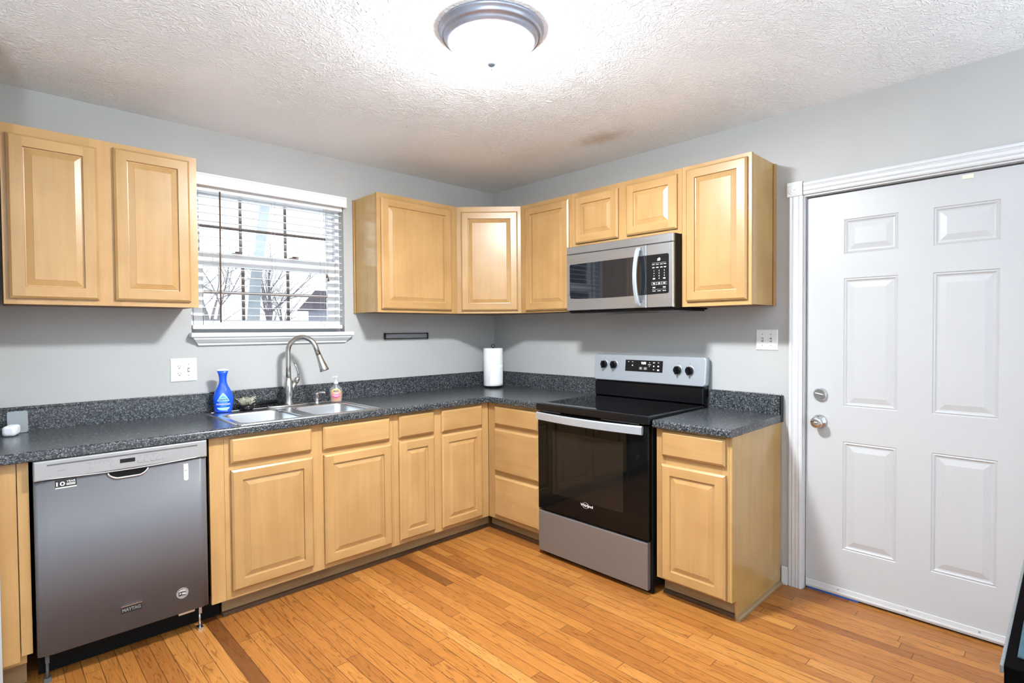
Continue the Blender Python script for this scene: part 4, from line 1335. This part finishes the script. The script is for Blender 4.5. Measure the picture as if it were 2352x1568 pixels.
ks = thing('magnetic_knife_strip', 'grey magnetic knife strip with black ends under the wall cabinet', 'knife strip', (-0.868, 0, 1.316))
obj('bar', fbox(BM(), FA, -1.042, -0.692, 1.322, 1.352, 0.001, 0.014), 'strip', ks)
b = BM(); fbox(b, FA, -1.042, -0.692, 1.352, 1.3575, 0.001, 0.018)
obj('rail', b, 'blackplastic', ks)
b = BM(); fbox(b, FA, -1.042, -0.692, 1.3165, 1.322, 0.001, 0.018)
obj('rail', b, 'blackplastic', ks)
for a in (-1.053, -0.692):
    obj('end_cap', fbox(BM(), FA, a, a + 0.011, 1.314, 1.360, 0.001, 0.020), 'blackplastic', ks, bev=0.003)

# ================================================================== BLIND
bl = thing('window_blind', 'white slatted blind lowered over the kitchen window with its slats open', 'window blind', (-1.78, 0.03, WZ0))
b = BM(); box(b, -2.264, -1.337, -0.038, -0.026, 2.190, 2.258); box(b, -2.264, -2.254, -0.026, -0.001, 2.190, 2.258); box(b, -1.347, -1.337, -0.026, -0.001, 2.190, 2.258)
box(b, -2.264, -1.337, -0.042, -0.026, 2.246, 2.256)
obj('valance', b, 'blind', bl, bev=0.003)
obj('head_rail', bx(-2.250, -1.350, 0.006, 0.056, 2.168, 2.222), 'blind', bl)
b = BM()
zs_ = []
z = 2.140
while z > 1.44:
    zs_.append(z); z -= 0.0445
tilt = math.radians(4)
for z in zs_:
    c_, s_ = math.cos(tilt), math.sin(tilt)
    y0, y1 = 0.034 - 0.024 * c_, 0.034 + 0.024 * c_
    za, zb = z - 0.024 * s_, z + 0.024 * s_
    th_ = 0.0013
    v = [(-2.245, y0, za - th_), (-1.355, y0, za - th_), (-1.355, y1, zb - th_), (-2.245, y1, zb - th_), (-2.245, y0, za + th_), (-1.355, y0, za + th_), (-1.355, y1, zb + th_), (-2.245, y1, zb + th_)]
    vv = [b.verts.new(p) for p in v]
    for idx in ((3, 2, 1, 0), (4, 5, 6, 7), (0, 1, 5, 4), (1, 2, 6, 5), (2, 3, 7, 6), (3, 0, 4, 7)): b.faces.new([vv[i] for i in idx])
obj('slats', b, 'blind', bl)
obj('bottom_rail', bx(-2.245, -1.355, 0.010, 0.058, 1.392, 1.416), 'blind', bl, bev=0.003)
for x in (-2.085, -1.790, -1.480):
    for y in (0.0065, 0.0615):
        b = BM(); tube(b, [(x, y, 1.40), (x, y, 2.17)], 0.0009, 5)
        obj('ladder_cord', b, 'cord', bl)
b = BM(); tube(b, [(-2.100, -0.008, 2.172), (-2.107, -0.010, 1.43)], 0.0042, 10)
obj('tilt_wand', b, 'wand', bl)
b = BM(); tube(b, [(-1.468, -0.004, 2.17), (-1.466, -0.006, 1.74)], 0.0009, 5)
obj('pull_cord', b, 'cord', bl)
b = BM(); tube(b, [(-1.460, -0.004, 2.17), (-1.458, -0.006, 1.72)], 0.0009, 5)
obj('pull_cord', b, 'cord', bl)
for (x, z) in ((-1.466, 1.722), (-1.458, 1.700)):
    b = BM(); lathe(b, x, -0.006, [(0.007, z), (0.0075, z + 0.006), (0.004, z + 0.016), (0.002, z + 0.022)], 12)
    obj('cord_tassel', b, 'brownwood', bl)

# ================================================================== DISHWASHER
dw = thing('dishwasher', 'grey stainless dishwasher built in left of the sink base', 'dishwasher', (-2.655, -0.3, 0))
FW = Frame((0, -0.600, 0), (1, 0, 0))
obj('tub', bx(-2.950, -2.362, -0.595, -0.03, 0.11, 0.875), 'blackmatte', dw)
b = BM()
xa, xb = -2.956, -2.357
# door skin: flat front with returned rounded sides
segs = [(xa, 0.0), (xa, 0.024), (xa + 0.004, 0.031), (xa + 0.012, 0.035), (xa + 0.036, 0.037), (xa + 0.044, 0.040), (xb - 0.034, 0.040), (xb - 0.026, 0.042), (xb - 0.022, 0.038), (xb - 0.008, 0.036), (xb - 0.002, 0.030), (xb, 0.022), (xb, 0.0)]
za, zb = 0.122, 0.803
A = [b.verts.new(FW.p(x, za, d)) for x, d in segs]; B = [b.verts.new(FW.p(x, zb, d)) for x, d in segs]
for i in range(len(segs) - 1):
    f = b.faces.new((A[i], A[i + 1], B[i + 1], B[i])); f.smooth = True
b.faces.new(A[::-1]); b.faces.new(B); b.faces.new((A[0], B[0], B[-1], A[-1]))
dr = obj('door', b, 'steel_dw', dw)
# pocket handle: dark bowl and bright lip
b = BM()
hc = -2.655
n = 20
low = [(hc + 0.070 * math.cos(t), 0.800 + 0.034 * math.sin(t)) for t in [math.pi + math.pi * i / n for i in range(n + 1)]]
low = [(x, max(z, 0.772)) for x, z in low]
fprism(b, FW, low, 0.0395, 0.0415)
ph_ = obj('handle_pocket', b, 'blackmatte', dr)
b = BM()
tube(b, [FW.p(x, z, 0.0405) for x, z in low], [0.001] + [0.0045] * (len(low) - 2) + [0.001], 10)
obj('handle_lip', b, 'steel', dr)
b = BM()   # control panel with a sunk face and a curved lower edge
z1 = 0.884
fbox(b, FW, xa, xb, 0.806, z1, 0.0, 0.030)
rings(b, FW, xa, xb, 0.806, z1, [(0.0, 0.030), (0.001, 0.044), (0.004, 0.047)])
def pan(u): return 0.806
cp = obj('control_panel', b, 'dwplastic', dw, bev=0.002)
b = BM()
fbox(b, FW, xa + 0.040, xb - 0.040, 0.862, 0.868, 0.0465, 0.0475)
obj('panel_groove', b, 'greyrubber', cp)
b = BM()
tube(b, [FW.p(xa + 0.030 + (xb - xa - 0.06) * i / 24, 0.812 - 0.008 * math.sin(math.pi * i / 24), 0.046) for i in range(25)], 0.0022, 8)
obj('panel_lip', b, 'steel', cp)
FWp = Frame((0, -0.647, 0), (1, 0, 0))
obj('display_window', fbox(BM(), FWp, -2.684, -2.632, 0.834, 0.850, 0.0002, 0.0014), 'blackplastic', cp)
for x in (-2.776, -2.708, -2.614, -2.590, -2.567, -2.545, -2.523):
    b = BM(); fprism(b, FWp, rrect(x - 0.009, x + 0.009, 0.826, 0.838, 0.004), 0.0, 0.0022)
    obj('button', b, 'dwplastic', cp)
b = BM()
for i in range(6): fprism(b, FWp, [(-2.782 + 0.0145 * i + 0.0018 * math.cos(t), 0.8475 + 0.0018 * math.sin(t)) for t in [6.283 * k / 8 for k in range(8)]], 0.0, 0.0006)
for x in (-2.614, -2.590, -2.567, -2.545, -2.523): fprism(b, FWp, [(x + 0.0018 * math.cos(t), 0.8465 + 0.0018 * math.sin(t)) for t in [6.283 * k / 8 for k in range(8)]], 0.0, 0.0006)
for x0, x1, zz in ((-2.798, -2.776, 0.853), (-2.770, -2.760, 0.853), (-2.754, -2.716, 0.853), (-2.622, -2.606, 0.853), (-2.598, -2.582, 0.853), (-2.576, -2.552, 0.853), (-2.884, -2.862, 0.838)):
    fbox(b, FWp, x0, x1, zz, zz + 0.0018, 0.0, 0.0005)
obj('panel_print', b, 'greyink', cp)
FWs = Frame((0, -0.6402, 0), (1, 0, 0))
b = BM()
fbox(b, FWs, -2.892, -2.826, 0.769, 0.803 - 0.003, 0.0, 0.0005, 0)
fbox(b, FWs, -2.892, -2.826, 0.7665, 0.7715, 0.0, 0.0007, 1)
text_on(b, FWs, '10', -2.889, 0.776, 0.0008, 0.017, width=0.027, mi=1, bold=True)
text_on(b, FWs, 'YEAR', -2.858, 0.788, 0.0008, 0.0075, width=0.029, mi=1, bold=True)
for zz in (0.782, 0.777): fbox(b, FWs, -2.858, -2.830, zz, zz + 0.003, 0.0005, 0.0008, 1)
obj('warranty_sticker', b, ['blackink', 'whiteink'], dr)
b = BM(); fprism(b, FWs, [(-2.4515, 0.788)] + [(-2.4515, 0.722)] + [(-2.4425 + 0.009 * math.cos(t), 0.722 + 0.009 * math.sin(t)) for t in [math.pi + math.pi * i / 10 for i in range(1, 10)]] + [(-2.4335, 0.722), (-2.4335, 0.788)], 0.0, 0.0008, 0)
fbox(b, FWs, -2.449, -2.437, 0.757, 0.760, 0.0008, 0.0012, 1); fbox(b, FWs, -2.450, -2.438, 0.733, 0.7345, 0.0008, 0.0012, 1)
obj('white_tag', b, ['capwhite', 'greyink'], dr)
b = BM()
fbox(b, FWs, -2.692, -2.618, 0.199, 0.227, 0.0, 0.002, 0); fbox(b, FWs, -2.692, -2.618, 0.227, 0.2295, 0.0, 0.0026, 1)
text_on(b, FWs, 'MAYTAG', -2.655, 0.2055, 0.0024, 0.014, width=0.064, center=True, mi=2, bold=True)
obj('brand_badge', b, ['blackink', 'chrome', 'greyink'], dr)
b = BM()
ax, az = -2.466, 0.212
fprism(b, FWs, [(ax + 0.024 * math.cos(t), az + 0.024 * math.sin(t)) for t in [6.2832 * i / 36 for i in range(36)]], 0.0, 0.0006, 0)
# waving striped flag
for k, zz in enumerate((-0.011, -0.004, 0.003, 0.010)):
    pts_ = []
    for i in range(9):
        x = -0.014 + 0.028 * i / 8
        pts_.append((x, zz + 0.0022 * math.sin(i / 8 * 3.6)))
    lo2 = [(ax + x, az + z - 0.0017) for x, z in pts_]; hi2 = [(ax + x, az + z + 0.0017) for x, z in pts_]
    for i in range(8):
        quad(b, [FWs.p(*lo2[i], 0.0009), FWs.p(*lo2[i + 1], 0.0009), FWs.p(*hi2[i + 1], 0.0009), FWs.p(*hi2[i], 0.0009)], 1 if k % 2 else 2)
fbox(b, FWs, ax - 0.015, ax - 0.002, az - 0.008, az + 0.006, 0.0009, 0.0011, 2)
fprism(b, FWs, [(ax - 0.0085 + (0.0052 if i % 2 == 0 else 0.0022) * math.sin(i * 0.6283), az - 0.001 + (0.0052 if i % 2 == 0 else 0.0022) * math.cos(i * 0.6283)) for i in range(10)], 0.0011, 0.0014, 1)
for i, ch in enumerate('AMERICA'):
    ang = math.radians(150 - 120 * i / 6)
    text_on(b, FWs, ch, ax + 0.0185 * math.cos(ang), az + 0.0185 * math.sin(ang) - 0.002, 0.001, 0.0042, center=True, mi=2, bold=True)
obj('flag_sticker', b, ['dwplastic', 'whiteink', 'blackink'], dr)
obj('toe_plate', bx(-2.950, -2.285, -0.520, -0.505, 0.004, 0.108), 'blackmatte', dw)
b = BM(); box(b, -2.392, -2.380, -0.600, -0.570, 0.075, 0.121); box(b, -2.398, -2.374, -0.604, -0.566, 0.0, 0.010); lathe(b, -2.386, -0.585, [(0.005, 0.010), (0.005, 0.075)], 10)
obj('levelling_foot', b, 'steel', dw)
b = BM(); box(b, -2.932, -2.920, -0.600, -0.570, 0.075, 0.121); box(b, -2.938, -2.914, -0.604, -0.566, 0.0, 0.010); lathe(b, -2.926, -0.585, [(0.005, 0.010), (0.005, 0.075)], 10)
obj('levelling_foot', b, 'greyrubber', dw)
obj('bracket', bx(-2.470, -2.405, -0.585, -0.575, 0.088, 0.112), 'steel', dw)

# ================================================================== RANGE
rg = thing('electric_range', 'black and stainless freestanding electric range', 'range', (-0.33, -1.503, 0))
ra, rb_ = 1.116, 1.893
FR = Frame((-0.652, 0, 0), (0, -1, 0))
obj('body', bx(-0.622, -0.03, -rb_ - 0.004, -ra + 0.004, 0.045, 0.885), 'blackmatte', rg)
for x in (-0.55, -0.10):
    for y in (-ra - 0.06, -rb_ + 0.06):
        b = BM(); lathe(b, x, y, [(0.018, 0.0), (0.018, 0.012), (0.008, 0.014), (0.008, 0.045)], 12)
        obj('foot', b, 'blackplastic', rg)
obj('kick_plate', bx(-0.618, -0.60, -rb_, -ra, 0.006, 0.045), 'blackmatte', rg)
# storage drawer
b = BM()
fbox(b, FR, ra, rb_ - 0.012, 0.026, 0.272, -0.030, -0.006)
rings(b, FR, ra, rb_ - 0.012, 0.026, 0.272, [(0.0, -0.006), (0.002, -0.001), (0.005, 0.0)])
obj('storage_drawer', b, 'steel_drawer', rg)
# oven door
b = BM()
fbox(b, FR, ra, rb_ - 0.004, 0.287, 0.878, -0.030, -0.004)
rings(b, FR, ra, rb_ - 0.004, 0.287, 0.878, [(0.0, -0.004), (0.001, -0.001), (0.003, 0.0)])
od = obj('oven_door', b, 'ovenglass', rg)
b = BM(); fprism(b, FR, rrect(1.235, 1.735, 0.395, 0.775, 0.012), 0.0, 0.0006)
obj('oven_window', b, 'ovenwindow', od)
b = BM()
text_on(b, FR, 'Whirlpool', 1.490, 0.367, 0.0008, 0.021, width=0.088, center=True, mi=0, bold=True)
# swoosh ring round the letters
tube(b, [FR.p(1.482 + 0.024 * math.cos(t), 0.379 + 0.016 * math.sin(t), 0.0009) for t in [math.radians(-150 + 300 * i / 20) for i in range(21)]], 0.0005, 5)
obj('brand_logo', b, 'whiteink', od)
b = BM()   # wide bowed handle, silver
n = 28
pa, pb = [], []
secs = []
for i in range(n + 1):
    s_ = i / n
    a = ra + 0.006 + (rb_ - 0.030 - ra - 0.006) * s_
    bow = 0.018 + 0.034 * (1 - (2 * s_ - 1) ** 2)
    secs.append([FR.p(a, z, d) for z, d in ((0.834, bow - 0.010), (0.831, bow), (0.834, bow + 0.006), (0.872, bow + 0.006), (0.878, bow), (0.874, bow - 0.010))])
last = None
for sct in secs:
    cur = [b.verts.new(p) for p in sct]
    if last:
        for i in range(6):
            f = b.faces.new((last[i], last[(i + 1) % 6], cur[(i + 1) % 6], cur[i]))
    else:
        b.faces.new(cur[::-1])
    last = cur
b.faces.new(last)
fbox(b, FR, ra + 0.008, ra + 0.030, 0.838, 0.872, 0.0, 0.026); fbox(b, FR, rb_ - 0.056, rb_ - 0.034, 0.838, 0.872, 0.0, 0.026)
bmesh.ops.recalc_face_normals(b, faces=b.faces)
obj('oven_handle', b, 'steel_range', od)
# cooktop
b = BM()
zt = 0.928
box(b, -0.664, -0.082, -rb_ - 0.009, -ra + 0.006, 0.886, zt)
ck = obj('cooktop', b, 'black', rg, bev=0.006, seg=3)
obj('glass_surface', bx(-0.640, -0.100, -rb_ + 0.018, -ra - 0.020, zt + 0.0002, zt + 0.0016), 'cooktop', ck)
b = BM(); fbox(b, FR, ra + 0.03, ra + 0.18, 0.880, 0.8855, -0.004, 0.002)
obj('vent_slot', b, 'greyrubber', rg)
b = BM(); fbox(b, FR, rb_ - 0.30, rb_ - 0.06, 0.880, 0.8855, -0.004, 0.002)
obj('vent_slot', b, 'greyrubber', rg)
# back guard
FG = Frame((-0.066, 0, 0), (0, -1, 0))
b = BM(); box(b, -0.062, -0.012, -rb_ - 0.004, -ra + 0.002, 0.886, 1.060)
box(b, -0.044, -0.012, -rb_ - 0.004, -ra + 0.002, 1.060, 1.19)
rings(b, FG, ra - 0.002, rb_ + 0.004, 0.930, 1.030, [(0, -0.004), (0.002, 0.010), (0.006, 0.014)])
for zz in (0.952, 0.960): fbox(b, FG, ra, rb_ - 0.004, zz, zz + 0.003, 0.012, 0.0165)
bg = obj('back_guard', b, 'black', rg)
b = BM()   # tilted silver console with rounded shoulders
zs0, zs1 = 1.034, 1.208
pts_ = rrect(ra - 0.010, rb_ + 0.018, zs0, zs1, 0.018, 6)
def cons(x, z, d): return FG.p(x, z, d - 0.020 * (z - zs0) / (zs1 - zs0))
lps = []
for ins, d in ((0.0, -0.022), (0.0, 0.010), (0.002, 0.016), (0.007, 0.020)):
    lps.append([cons(x, z, d) for x, z in rrect(ra - 0.010 + ins, rb_ + 0.018 - ins, zs0 + ins, zs1 - ins, 0.018 - ins * 0.6, 6)])
prev = loft(b, lps)
b.faces.new(prev)
b.faces.new([b.verts.new(p) for p in lps[0]][::-1])
con = obj('control_console', b, 'steel_range', rg)
class FT(Frame):
    def __init__(s): Frame.__init__(s, FG.O, FG.U)
    def p(s, a, z, d=0): return cons(a, z, d + 0.0202)
FCn = FT()
b = BM(); fbox(b, FCn, 1.358, 1.630, 1.104, 1.176, 0, 0.0010)
dp = obj('display_panel', b, 'blackplastic', con)
b = BM()
text_on(b, FCn, '9:58', 1.494, 1.151, 0.0016, 0.015, width=0.034, center=True, mi=0, bold=True)
obj('clock_digits', b, 'display', dp)
b = BM()
for x, z, ww, hh in ((1.382, 1.164, .010, .003), (1.412, 1.164, .010, .003), (1.412, 1.142, .008, .008), (1.537, 1.162, .006, .004), (1.537, 1.150, .022, .003), (1.537, 1.139, .006, .004), (1.568, 1.163, .014, .005), (1.600, 1.164, .011, .003), (1.568, 1.141, .009, .008), (1.600, 1.142, .011, .008), (1.568, 1.120, .011, .003), (1.600, 1.118, .014, .009)):
    frect(b, FCn, x - ww / 2, x + ww / 2, z - hh / 2, z + hh / 2, 0.0014)
for x in (1.474, 1.508):
    for q in ((x - .010, x + .010, 1.118, 1.1195), (x - .010, x + .010, 1.1305, 1.132), (x - .010, x - .0087, 1.118, 1.132), (x + .0087, x + .010, 1.118, 1.132), (x - .004, x + .004, 1.1225, 1.1275)): frect(b, FCn, *q, 0.0014)
obj('key_print', b, 'whiteink', dp)
for k, a in enumerate((1.192, 1.270, 1.734, 1.812)):
    zc_ = 1.141 if k < 2 else 1.126
    ctr = FCn.p(a, zc_, 0)
    b = BM(); lathe_dir(b, ctr, FG.Nn, [(0.031, 0), (0.030, 0.003), (0.027, 0.004)], 28, 0)
    lathe_dir(b, ctr, FG.Nn, [(0.0245, 0.004), (0.0235, 0.018), (0.021, 0.021)], 28, 1)
    fbox(b, Frame(ctr, FG.U), -0.0055, 0.0055, -0.0235, 0.0235, 0.018, 0.034, 1)
    kb = obj('knob', b, ['steel_range', 'black'], con)
    bb = BM(); fprism(bb, FCn, [(a - 0.004, zc_ - 0.036), (a + 0.004, zc_ - 0.036), (a, zc_ - 0.044)], 0.0002, 0.0006)
    obj('knob_pointer', bb, 'greyink', kb)
    bb = BM(); frect(bb, FCn, a - 0.003, a + 0.003, zc_ + 0.038, zc_ + 0.043, 0.0004)
    obj('knob_mark', bb, 'greyink', kb)

# ================================================================== MICROWAVE
mw = thing('microwave', 'stainless over-the-range microwave under the short wall cabinet', 'microwave', (-0.2, -1.505, 1.478))
ma, mb, mz0, mz1 = 1.128, 1.880, 1.494, 1.897
FM = Frame((-0.390, 0, 0), (0, -1, 0))
obj('case', bx(-0.366, -0.004, -mb - 0.0045, -ma - 0.002, 1.488, 1.896), 'blackmatte', mw)
b = BM()
box(b, -0.362, -0.010, -mb + 0.010, -ma - 0.010, 1.478, 1.4875)
un = obj('underside_pan', b, 'blackplastic', mw)
obj('grease_filter', bx(-0.30, -0.13, -1.85, -1.66, 1.4755, 1.4779), 'strip', un)
obj('grease_filter', bx(-0.30, -0.13, -1.36, -1.17, 1.4755, 1.4779), 'strip', un)
b = BM(); fbox(b, FM, ma, mb, 1.851, mz1, -0.024, -0.003); rings(b, FM, ma, mb, 1.851, mz1, [(0, -0.003), (0.003, 0.0), (0.004, 0.0)])
obj('vent_panel', b, 'steel', mw)
b = BM(); fbox(b, FM, ma, 1.7125, mz0, 1.848, -0.024, -0.003); rings(b, FM, ma, 1.7125, mz0, 1.848, [(0, -0.003), (0.003, 0.0), (0.004, 0.0)])
md_ = obj('door', b, 'steel', mw)
b = BM()
cz = [(1.155, 1.600), (1.155, 1.778), (1.160, 1.785), (1.640, 1.788), (1.7120, 1.788), (1.7120, 1.567), (1.640, 1.566)]
for i in range(1, 10): cz.append((1.640 - 0.480 * i / 10, 1.566 - 0.004 * math.sin(math.pi * i / 10) + 0.003 * i / 10))
cz.append((1.160, 1.572))
cz = cz[::-1]
fprism(b, FM, cz, 0.0, 0.0012)
obj('door_window', b, 'mwglass', md_)
b = BM()
n = 24
secs = []
for i in range(n + 1):
    s_ = i / n
    z = 1.506 + (1.836 - 1.506) * s_
    bow = 0.010 + 0.040 * math.sin(math.pi * s_) ** 0.7
    wd = 0.0125
    secs.append([FM.p(1.668 + x, z, bow + y) for x, y in ((-wd, -0.006), (-wd, 0.002), (-wd * 0.6, 0.008), (wd * 0.6, 0.008), (wd, 0.002), (wd, -0.006))])
last = None
for sct in secs:
    cur = [b.verts.new(p) for p in sct]
    if last:
        for i in range(6): b.faces.new((last[i], last[(i + 1) % 6], cur[(i + 1) % 6], cur[i]))
    else: b.faces.new(cur)
    last = cur
b.faces.new(last)
fbox(b, FM, 1.660, 1.676, 1.506, 1.522, 0.0, 0.014); fbox(b, FM, 1.660, 1.676, 1.820, 1.836, 0.0, 0.014)
bmesh.ops.recalc_face_normals(b, faces=b.faces)
obj('handle', b, 'steel_range', md_)
b = BM(); fbox(b, FM, 1.7150, mb, mz0, 1.848, -0.024, -0.003); rings(b, FM, 1.7150, mb, mz0, 1.848, [(0, -0.003), (0.003, 0.0), (0.004, 0.0)])
cpn = obj('control_panel', b, 'steel', mw)
b = BM(); pp = [(1.7152, 1.567), (1.848, 1.570), (1.855, 1.577), (1.855, 1.782), (1.848, 1.788), (1.7152, 1.788)]
fprism(b, FM, pp, 0.0, 0.0012)
kp = obj('keypad', b, 'blackplastic', cpn)
b = BM(); text_on(b, FM, ':0', 1.785, 1.752, 0.0016, 0.016, width=0.018, bold=True)
obj('clock_digits', b, 'display', kp)
b = BM()
c0, c1 = 1.752, 1.838
frect(b, FM, c0, c1, 1.7405, 1.7412, 0.0015)
for x in (1.760, 1.785, 1.810, 1.832):
    frect(b, FM, x - 0.008, x + 0.008, 1.731, 1.734, 0.0015); frect(b, FM, x - 0.007, x + 0.007, 1.713, 1.718, 0.0015)
nums = [('1', '2', '3'), ('4', '5', '6'), ('7', '8', '9'), ('', '0', '')]
for r_, row in enumerate(nums):
    for c_, chn in enumerate(row):
        x = (1.764, 1.796, 1.828)[c_]; z = 1.694 - 0.0145 * r_
        if chn: text_on(b, FM, chn, x, z, 0.0015, 0.0075, center=True, bold=True)
        else: frect(b, FM, x - 0.007, x + 0.007, z, z + 0.007, 0.0015)
for x in (1.764, 1.796, 1.828):
    for q in ((x - .015, x + .015, 1.6195, 1.6203), (x - .015, x + .015, 1.6340, 1.6348), (x - .015, x - .0143, 1.6195, 1.6348), (x + .0143, x + .015, 1.6195, 1.6348), (x - .006, x + .006, 1.6235, 1.6305)): frect(b, FM, *q, 0.0015)
for x in (1.764, 1.828): frect(b, FM, x - 0.008, x + 0.008, 1.602, 1.608, 0.0015); 
frect(b, FM, c0, c1, 1.594, 1.5946, 0.0015)
for x in (1.764, 1.796, 1.828): frect(b, FM, x - 0.010, x + 0.010, 1.584, 1.587, 0.0015)
obj('key_print', b, 'whiteink', kp)

# ================================================================== DINING TABLE at the right edge
tb = thing('dining_table', 'dark table with a grey edge band cut off by the lower right corner', 'table', (-1.4, -3.6, 0))
x0, x1, y0, y1 = -1.735, -1.05, -3.95, -3.312
b = BM(); fprism(b, Frame((0, 0, 0.712), (1, 0, 0)), [(x0, 0), (x1, 0), (x1, 0.038), (x0, 0.038)], -y1 - 0.0 if False else 3.3165, 3.95)
obj('tabletop', b, 'tabletop', tb, bev=0.003)
b = BM(); box(b, x0 - 0.002, x1, -3.3163, -3.3105, 0.734, 0.7505)
obj('edge_band', b, 'edgegrey', tb, bev=0.002)
for lx in (x0 + 0.06, x1 - 0.06):
    for ly in (-3.40, -3.89):
        b = BM(); box(b, lx - 0.03, lx + 0.03, ly - 0.03, ly + 0.03, 0.0, 0.711)
        obj('leg', b, 'tabletop', tb, bev=0.003)
b = BM()
fprism(b, Frame((0, 0, 0.7505), (1, 0, 0)), [(-1.69, 0), (-1.26, 0), (-1.26, 0.004), (-1.69, 0.004)], 3.332, 3.64)
tag(obj('placemat', b, 'teal', bev=0.0015), 'teal cloth placemat on the dark table at the lower right corner', 'placemat')

# ================================================================== OUTSIDE THE WINDOW
b = BM()
gx = [-40, 0, 15, 70]
prof_y = [(0.4, -0.35), (6, -0.25), (18, 0.3), (30, 1.25), (46, 1.95), (90, 2.2)]
prevr = None
for y, z in prof_y:
    row = [b.verts.new((x, y, z)) for x in gx]
    if prevr:
        for i in range(3): b.faces.new((prevr[i], prevr[i + 1], row[i + 1], row[i]))
    prevr = row
tag(obj('snowy_lawn', b, 'snow'), kind='structure')
def gz(y):
    for (a, za), (c, zc_) in zip(prof_y[:-1], prof_y[1:]):
        if a <= y <= c: return za + (zc_ - za) * (y - a) / (c - a)
    return 0
def tree(x, y, h, r, seed, label, mat='bark', lean=(0, 0), depth=5):
    rng = random.Random(seed)
    b = BM()
    def grow(p, d, ln, rad, lev):
        pts = [p]; rads = [rad]
        q = p.copy(); dd = d.copy()
        for i in range(3):
            dd = (dd + Vector((rng.uniform(-.14, .14), rng.uniform(-.14, .14), rng.uniform(-.02, .10)))).normalized()
            q = q + dd * ln / 3
            pts.append(q.copy()); rads.append(rad * (1 - 0.13 * (i + 1)))
        tube(b, pts, rads, 7 if lev < 2 else 4)
        if lev >= depth: return
        for i in range(rng.choice((2, 3)) + (1 if lev == 0 else 0)):
            k = rng.choice((1, 2, 3, 3))
            a = rng.uniform(0, 6.283); sp_ = rng.uniform(0.45, 0.95)
            o_ = dd.orthogonal().normalized(); o2 = dd.cross(o_)
            nd = (dd * math.cos(sp_) + (o_ * math.cos(a) + o2 * math.sin(a)) * math.sin(sp_)).normalized()
            grow(pts[k], nd, ln * rng.uniform(0.60, 0.78), rads[k] * 0.58, lev + 1)
        grow(pts[-1], dd, ln * 0.75, rads[-1] * 0.8, lev + 1)
    z0 = gz(y) - 0.1
    grow(Vector((x, y, z0)), Vector((lean[0], lean[1], 1)).normalized(), h * 0.30, r, 0)
    t = obj('bare_tree', b, mat)
    tag(t, label, 'tree')
tree(2.35, 16.5, 6.5, 0.13, 3, 'bare winter tree seen through the left part of the window')
tree(5.9, 21.0, 6.0, 0.15, 8, 'bare winter tree behind the pale trunk outside the window')
tree(8.0, 25.0, 4.2, 0.09, 12, 'small bare winter tree near the house outside the window')
tree(3.9, 26.0, 5.6, 0.14, 21, 'distant bare winter tree left of the pale trunk outside the window')
b = BM()   # large pale leaning trunk
tube(b, [(1.00, 9, -0.3), (1.07, 9, 1.0), (1.17, 9, 2.4), (1.33, 9, 3.6), (1.50, 9, 5.0), (1.62, 9, 6.6)], [0.20, 0.135, 0.115, 0.105, 0.10, 0.08], 16)
tube(b, [(1.5, 9, 5.0), (1.1, 9.2, 6.0), (0.6, 9.3, 7.0)], [0.08, 0.06, 0.04], 10)
tube(b, [(1.62, 9, 6.6), (1.9, 9.2, 7.6), (2.0, 9.3, 8.4)], [0.07, 0.05, 0.03], 10)
tag(obj('tree_trunk', b, 'palebark'), 'thick pale leaning tree trunk behind the middle of the window', 'tree')
hs_ = thing('neighbour_house', 'grey house with a plum gable roof far outside the window', 'house', (14.2, 32, 1.25))
b = BM(); box(b, 12.2, 17.4, 30, 31.6, 1.0, 2.8)
obj('wall', b, 'siding', hs_)
b = BM()
A = [b.verts.new(p) for p in ((11.6, 29.6, 2.7), (11.6, 32.0, 2.7), (12.3, 30.8, 4.0))]
B = [b.verts.new(p) for p in ((17.8, 29.6, 2.7), (17.8, 32.0, 2.7), (17.1, 30.8, 4.0))]
b.faces.new(A); b.faces.new(B[::-1])
for i in range(3): b.faces.new((A[i], B[i], B[(i + 1) % 3], A[(i + 1) % 3]))
bmesh.ops.recalc_face_normals(b, faces=b.faces)
obj('roof', b, 'roof', hs_)
b = BM(); box(b, 13.0, 13.6, 29.94, 29.99, 1.6, 2.4)
obj('window', b, 'roof', hs_)

# repeats of one kind share a group
for _o in COL.objects:
    if _o.parent is None:
        for _n, _g in (('wall_cabinet', 'maple wall cabinets'), ('base_cabinet', 'maple base cabinets'), ('countertop', 'speckled charcoal countertops'),
                       ('bare_tree', 'bare trees outside the window'), ('fill_uplight', 'added fill uplights')):
            if _o.name.split('.')[0] == _n:
                _o['group'] = _g
